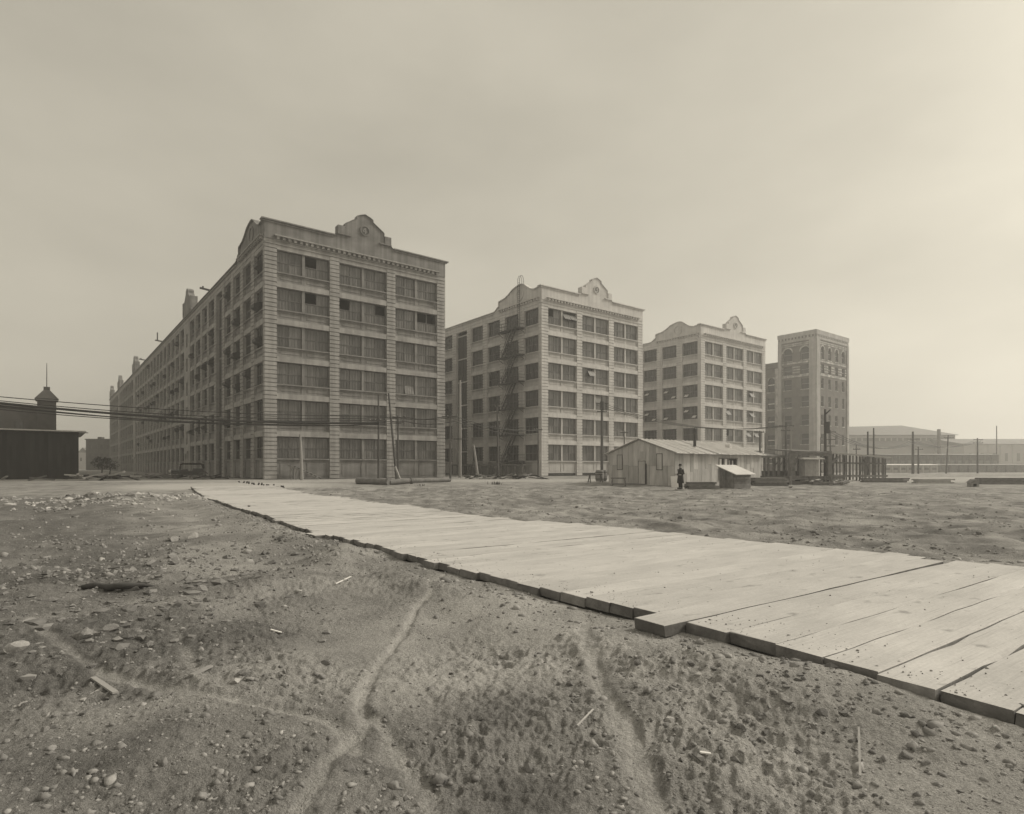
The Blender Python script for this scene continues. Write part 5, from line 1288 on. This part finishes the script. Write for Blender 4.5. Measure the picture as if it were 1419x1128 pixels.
def wedge(r0, r1, bias=1.0, test=None):
    def f(r, n):
        xs, ys = [], []
        while sum(map(len, xs)) < n:
            rad = r0*(r1/r0)**(r.rand(n)**bias); th = np.radians(r.uniform(-42, 42, n)); x, y = rad*np.sin(th), rad*np.cos(th); m = off_road(x, y)
            for pts, wd, k in TRACKS: m &= seg_dist(x, y, pts) > wd*1.2
            m &= vn(x*1.1, y*1.1, 5)+.35*r.rand(n) > .55
            if test is not None: m &= test(x, y)
            xs.append(x[m]); ys.append(y[m])
        return np.concatenate(xs)[:n], np.concatenate(ys)[:n]
    return f
M['shard'] = material('slate_shards', .11, .25, 3, rough=.97, island=.3, fine=.2, finescale=60, coord='World')
M['clod'] = material('dirt_clod', .15, .33, 3, rough=.97, island=.28, fine=.2, finescale=70, coord='World', bump=.5, bscale=40, bdist=.01)
scatter('loose_clods', 7500, 1, wedge(2.3, 13), lambda r, n, x, y: np.clip(np.exp(r.normal(-4.9, .6, n)), .003, .04), M['clod'])
scatter('loose_clods', 420, 2, wedge(2.6, 16), lambda r, n, x, y: np.clip(np.exp(r.normal(-3.9, .4, n)), .012, .055), M['clod'], 2)
scatter('loose_clods', 7000, 3, wedge(11, 48), lambda r, n, x, y: np.clip(np.exp(r.normal(-3.55, .55, n)), .012, .13), M['clod'])
def strew(cx_, cy_, sx, sy):
    def f(r, n): x = cx_+sx*r.randn(n); y = cy_+sy*r.randn(n); m = off_road(x, y); return np.where(m, x, cx_), np.where(m, y, cy_)
    return f
scatter('broken_rubble', 900, 4, strew(-19.5, 31, 2.6, 2.2), lambda r, n, x, y: np.clip(np.exp(r.normal(-2.5, .5, n)), .03, .26), M['rubble'])
scatter('broken_rubble', 260, 5, strew(-24, 33, 2.2, 2.0), lambda r, n, x, y: np.clip(np.exp(r.normal(-2.4, .5, n)), .03, .3), M['rubble'])
scatter('broken_rubble', 260, 6, strew(-7.2, 7.4, 1.5, 1.1), lambda r, n, x, y: np.clip(np.exp(r.normal(-3.8, .5, n)), .012, .07), M['shard'])
scatter('broken_rubble', 140, 7, strew(-8.4, 13.5, 1.2, 1.3), lambda r, n, x, y: np.clip(np.exp(r.normal(-3.4, .45, n)), .02, .10), M['shard'])
scatter('broken_rubble', 160, 8, strew(-6.0, 9.6, 1.0, .7), lambda r, n, x, y: np.clip(np.exp(r.normal(-3.4, .45, n)), .02, .10), M['shard'])
scatter('broken_rubble', 420, 13, strew(-4.3, 7.0, .9, 1.3), lambda r, n, x, y: np.clip(np.exp(r.normal(-3.6, .55, n)), .012, .11), M['shard'])
scatter('broken_rubble', 380, 14, strew(-6.0, 11.5, 1.8, 1.6), lambda r, n, x, y: np.clip(np.exp(r.normal(-3.4, .55, n)), .015, .14), M['shard'])
scatter('broken_rubble', 260, 15, strew(1.7, 4.2, .75, .45), lambda r, n, x, y: np.clip(np.exp(r.normal(-4.2, .55, n)), .006, .045), M['shard'])
def berm_place(r, n):
    a = r.uniform(-3, 30, n)**1.0; c = -np.abs(r.normal(.15, .45, n))-.12; c = c + road_bend(a)
    return RP[0]+RD[0]*a+RC[0]*c, RP[1]+RD[1]*a+RC[1]*c
scatter('loose_clods', 1700, 9, berm_place, lambda r, n, x, y: np.clip(np.exp(r.normal(-4.1, .6, n)), .006, .06), M['clod'])
def on_planks(r, n):
    a = np.abs(r.normal(0, 9, n))-3; c = np.where(r.rand(n) < .6, np.abs(r.normal(0, .35, n)), r.uniform(0, 6.4, n)) + road_bend(a) + .03
    return RP[0]+RD[0]*a+RC[0]*c, RP[1]+RD[1]*a+RC[1]*c
_land = land
def land(x, y): px, py = x-RP[0], y-RP[1]; a = px*RD[0]+py*RD[1]; return (road_z(a)+.104, None)
scatter('grit_on_planks', 1500, 12, on_planks, lambda r, n, x, y: np.clip(np.exp(r.normal(-5.3, .55, n)), .002, .022), M['clod'])
land = _land
# weeds
def weeds(px, py, n, hgt, lab, seed):
    r = random.Random(seed); p = on(px, py); m = MB()
    for k in range(n):
        x, y = r.gauss(0, .25), r.gauss(0, .12); a = r.uniform(0, 6.28); l_ = hgt*r.uniform(.5, 1); t = Vector((math.cos(a)*.35*l_, math.sin(a)*.35*l_, l_)); q = Vector((x, y, -.02)); s_ = Vector((-math.sin(a), math.cos(a), 0))*.015
        m.add([q-s_, q+s_, q+t*.6+s_, q+t, q+t*.6-s_], [(0, 1, 2, 3, 4)])
    o = m.build('weed_tuft', M['leaf'], None, p); tag(o, lab, 'weeds')
weeds(687, 671.5, 60, .38, 'tuft of dry weeds in the dirt before factory 3', 1); weeds(583, 673, 30, .2, 'small weed tuft just below the iron pipe', 2)

# ------------------------------------------------------------------ the air
hz = bpy.data.materials.new('haze'); hz.use_nodes = True; n = hz.node_tree; n.nodes.clear()
pv = n.nodes.new('ShaderNodeVolumePrincipled'); om = n.nodes.new('ShaderNodeOutputMaterial'); n.links.new(pv.outputs[0], om.inputs['Volume'])
pv.inputs['Density'].default_value = .00125; pv.inputs['Color'].default_value = (.97, .96, .94, 1); pv.inputs['Anisotropy'].default_value = .5
haze = MB().box(-2300, 2300, -2300, 2300, -3.0, 36.0).build('haze', hz, kind='stuff')
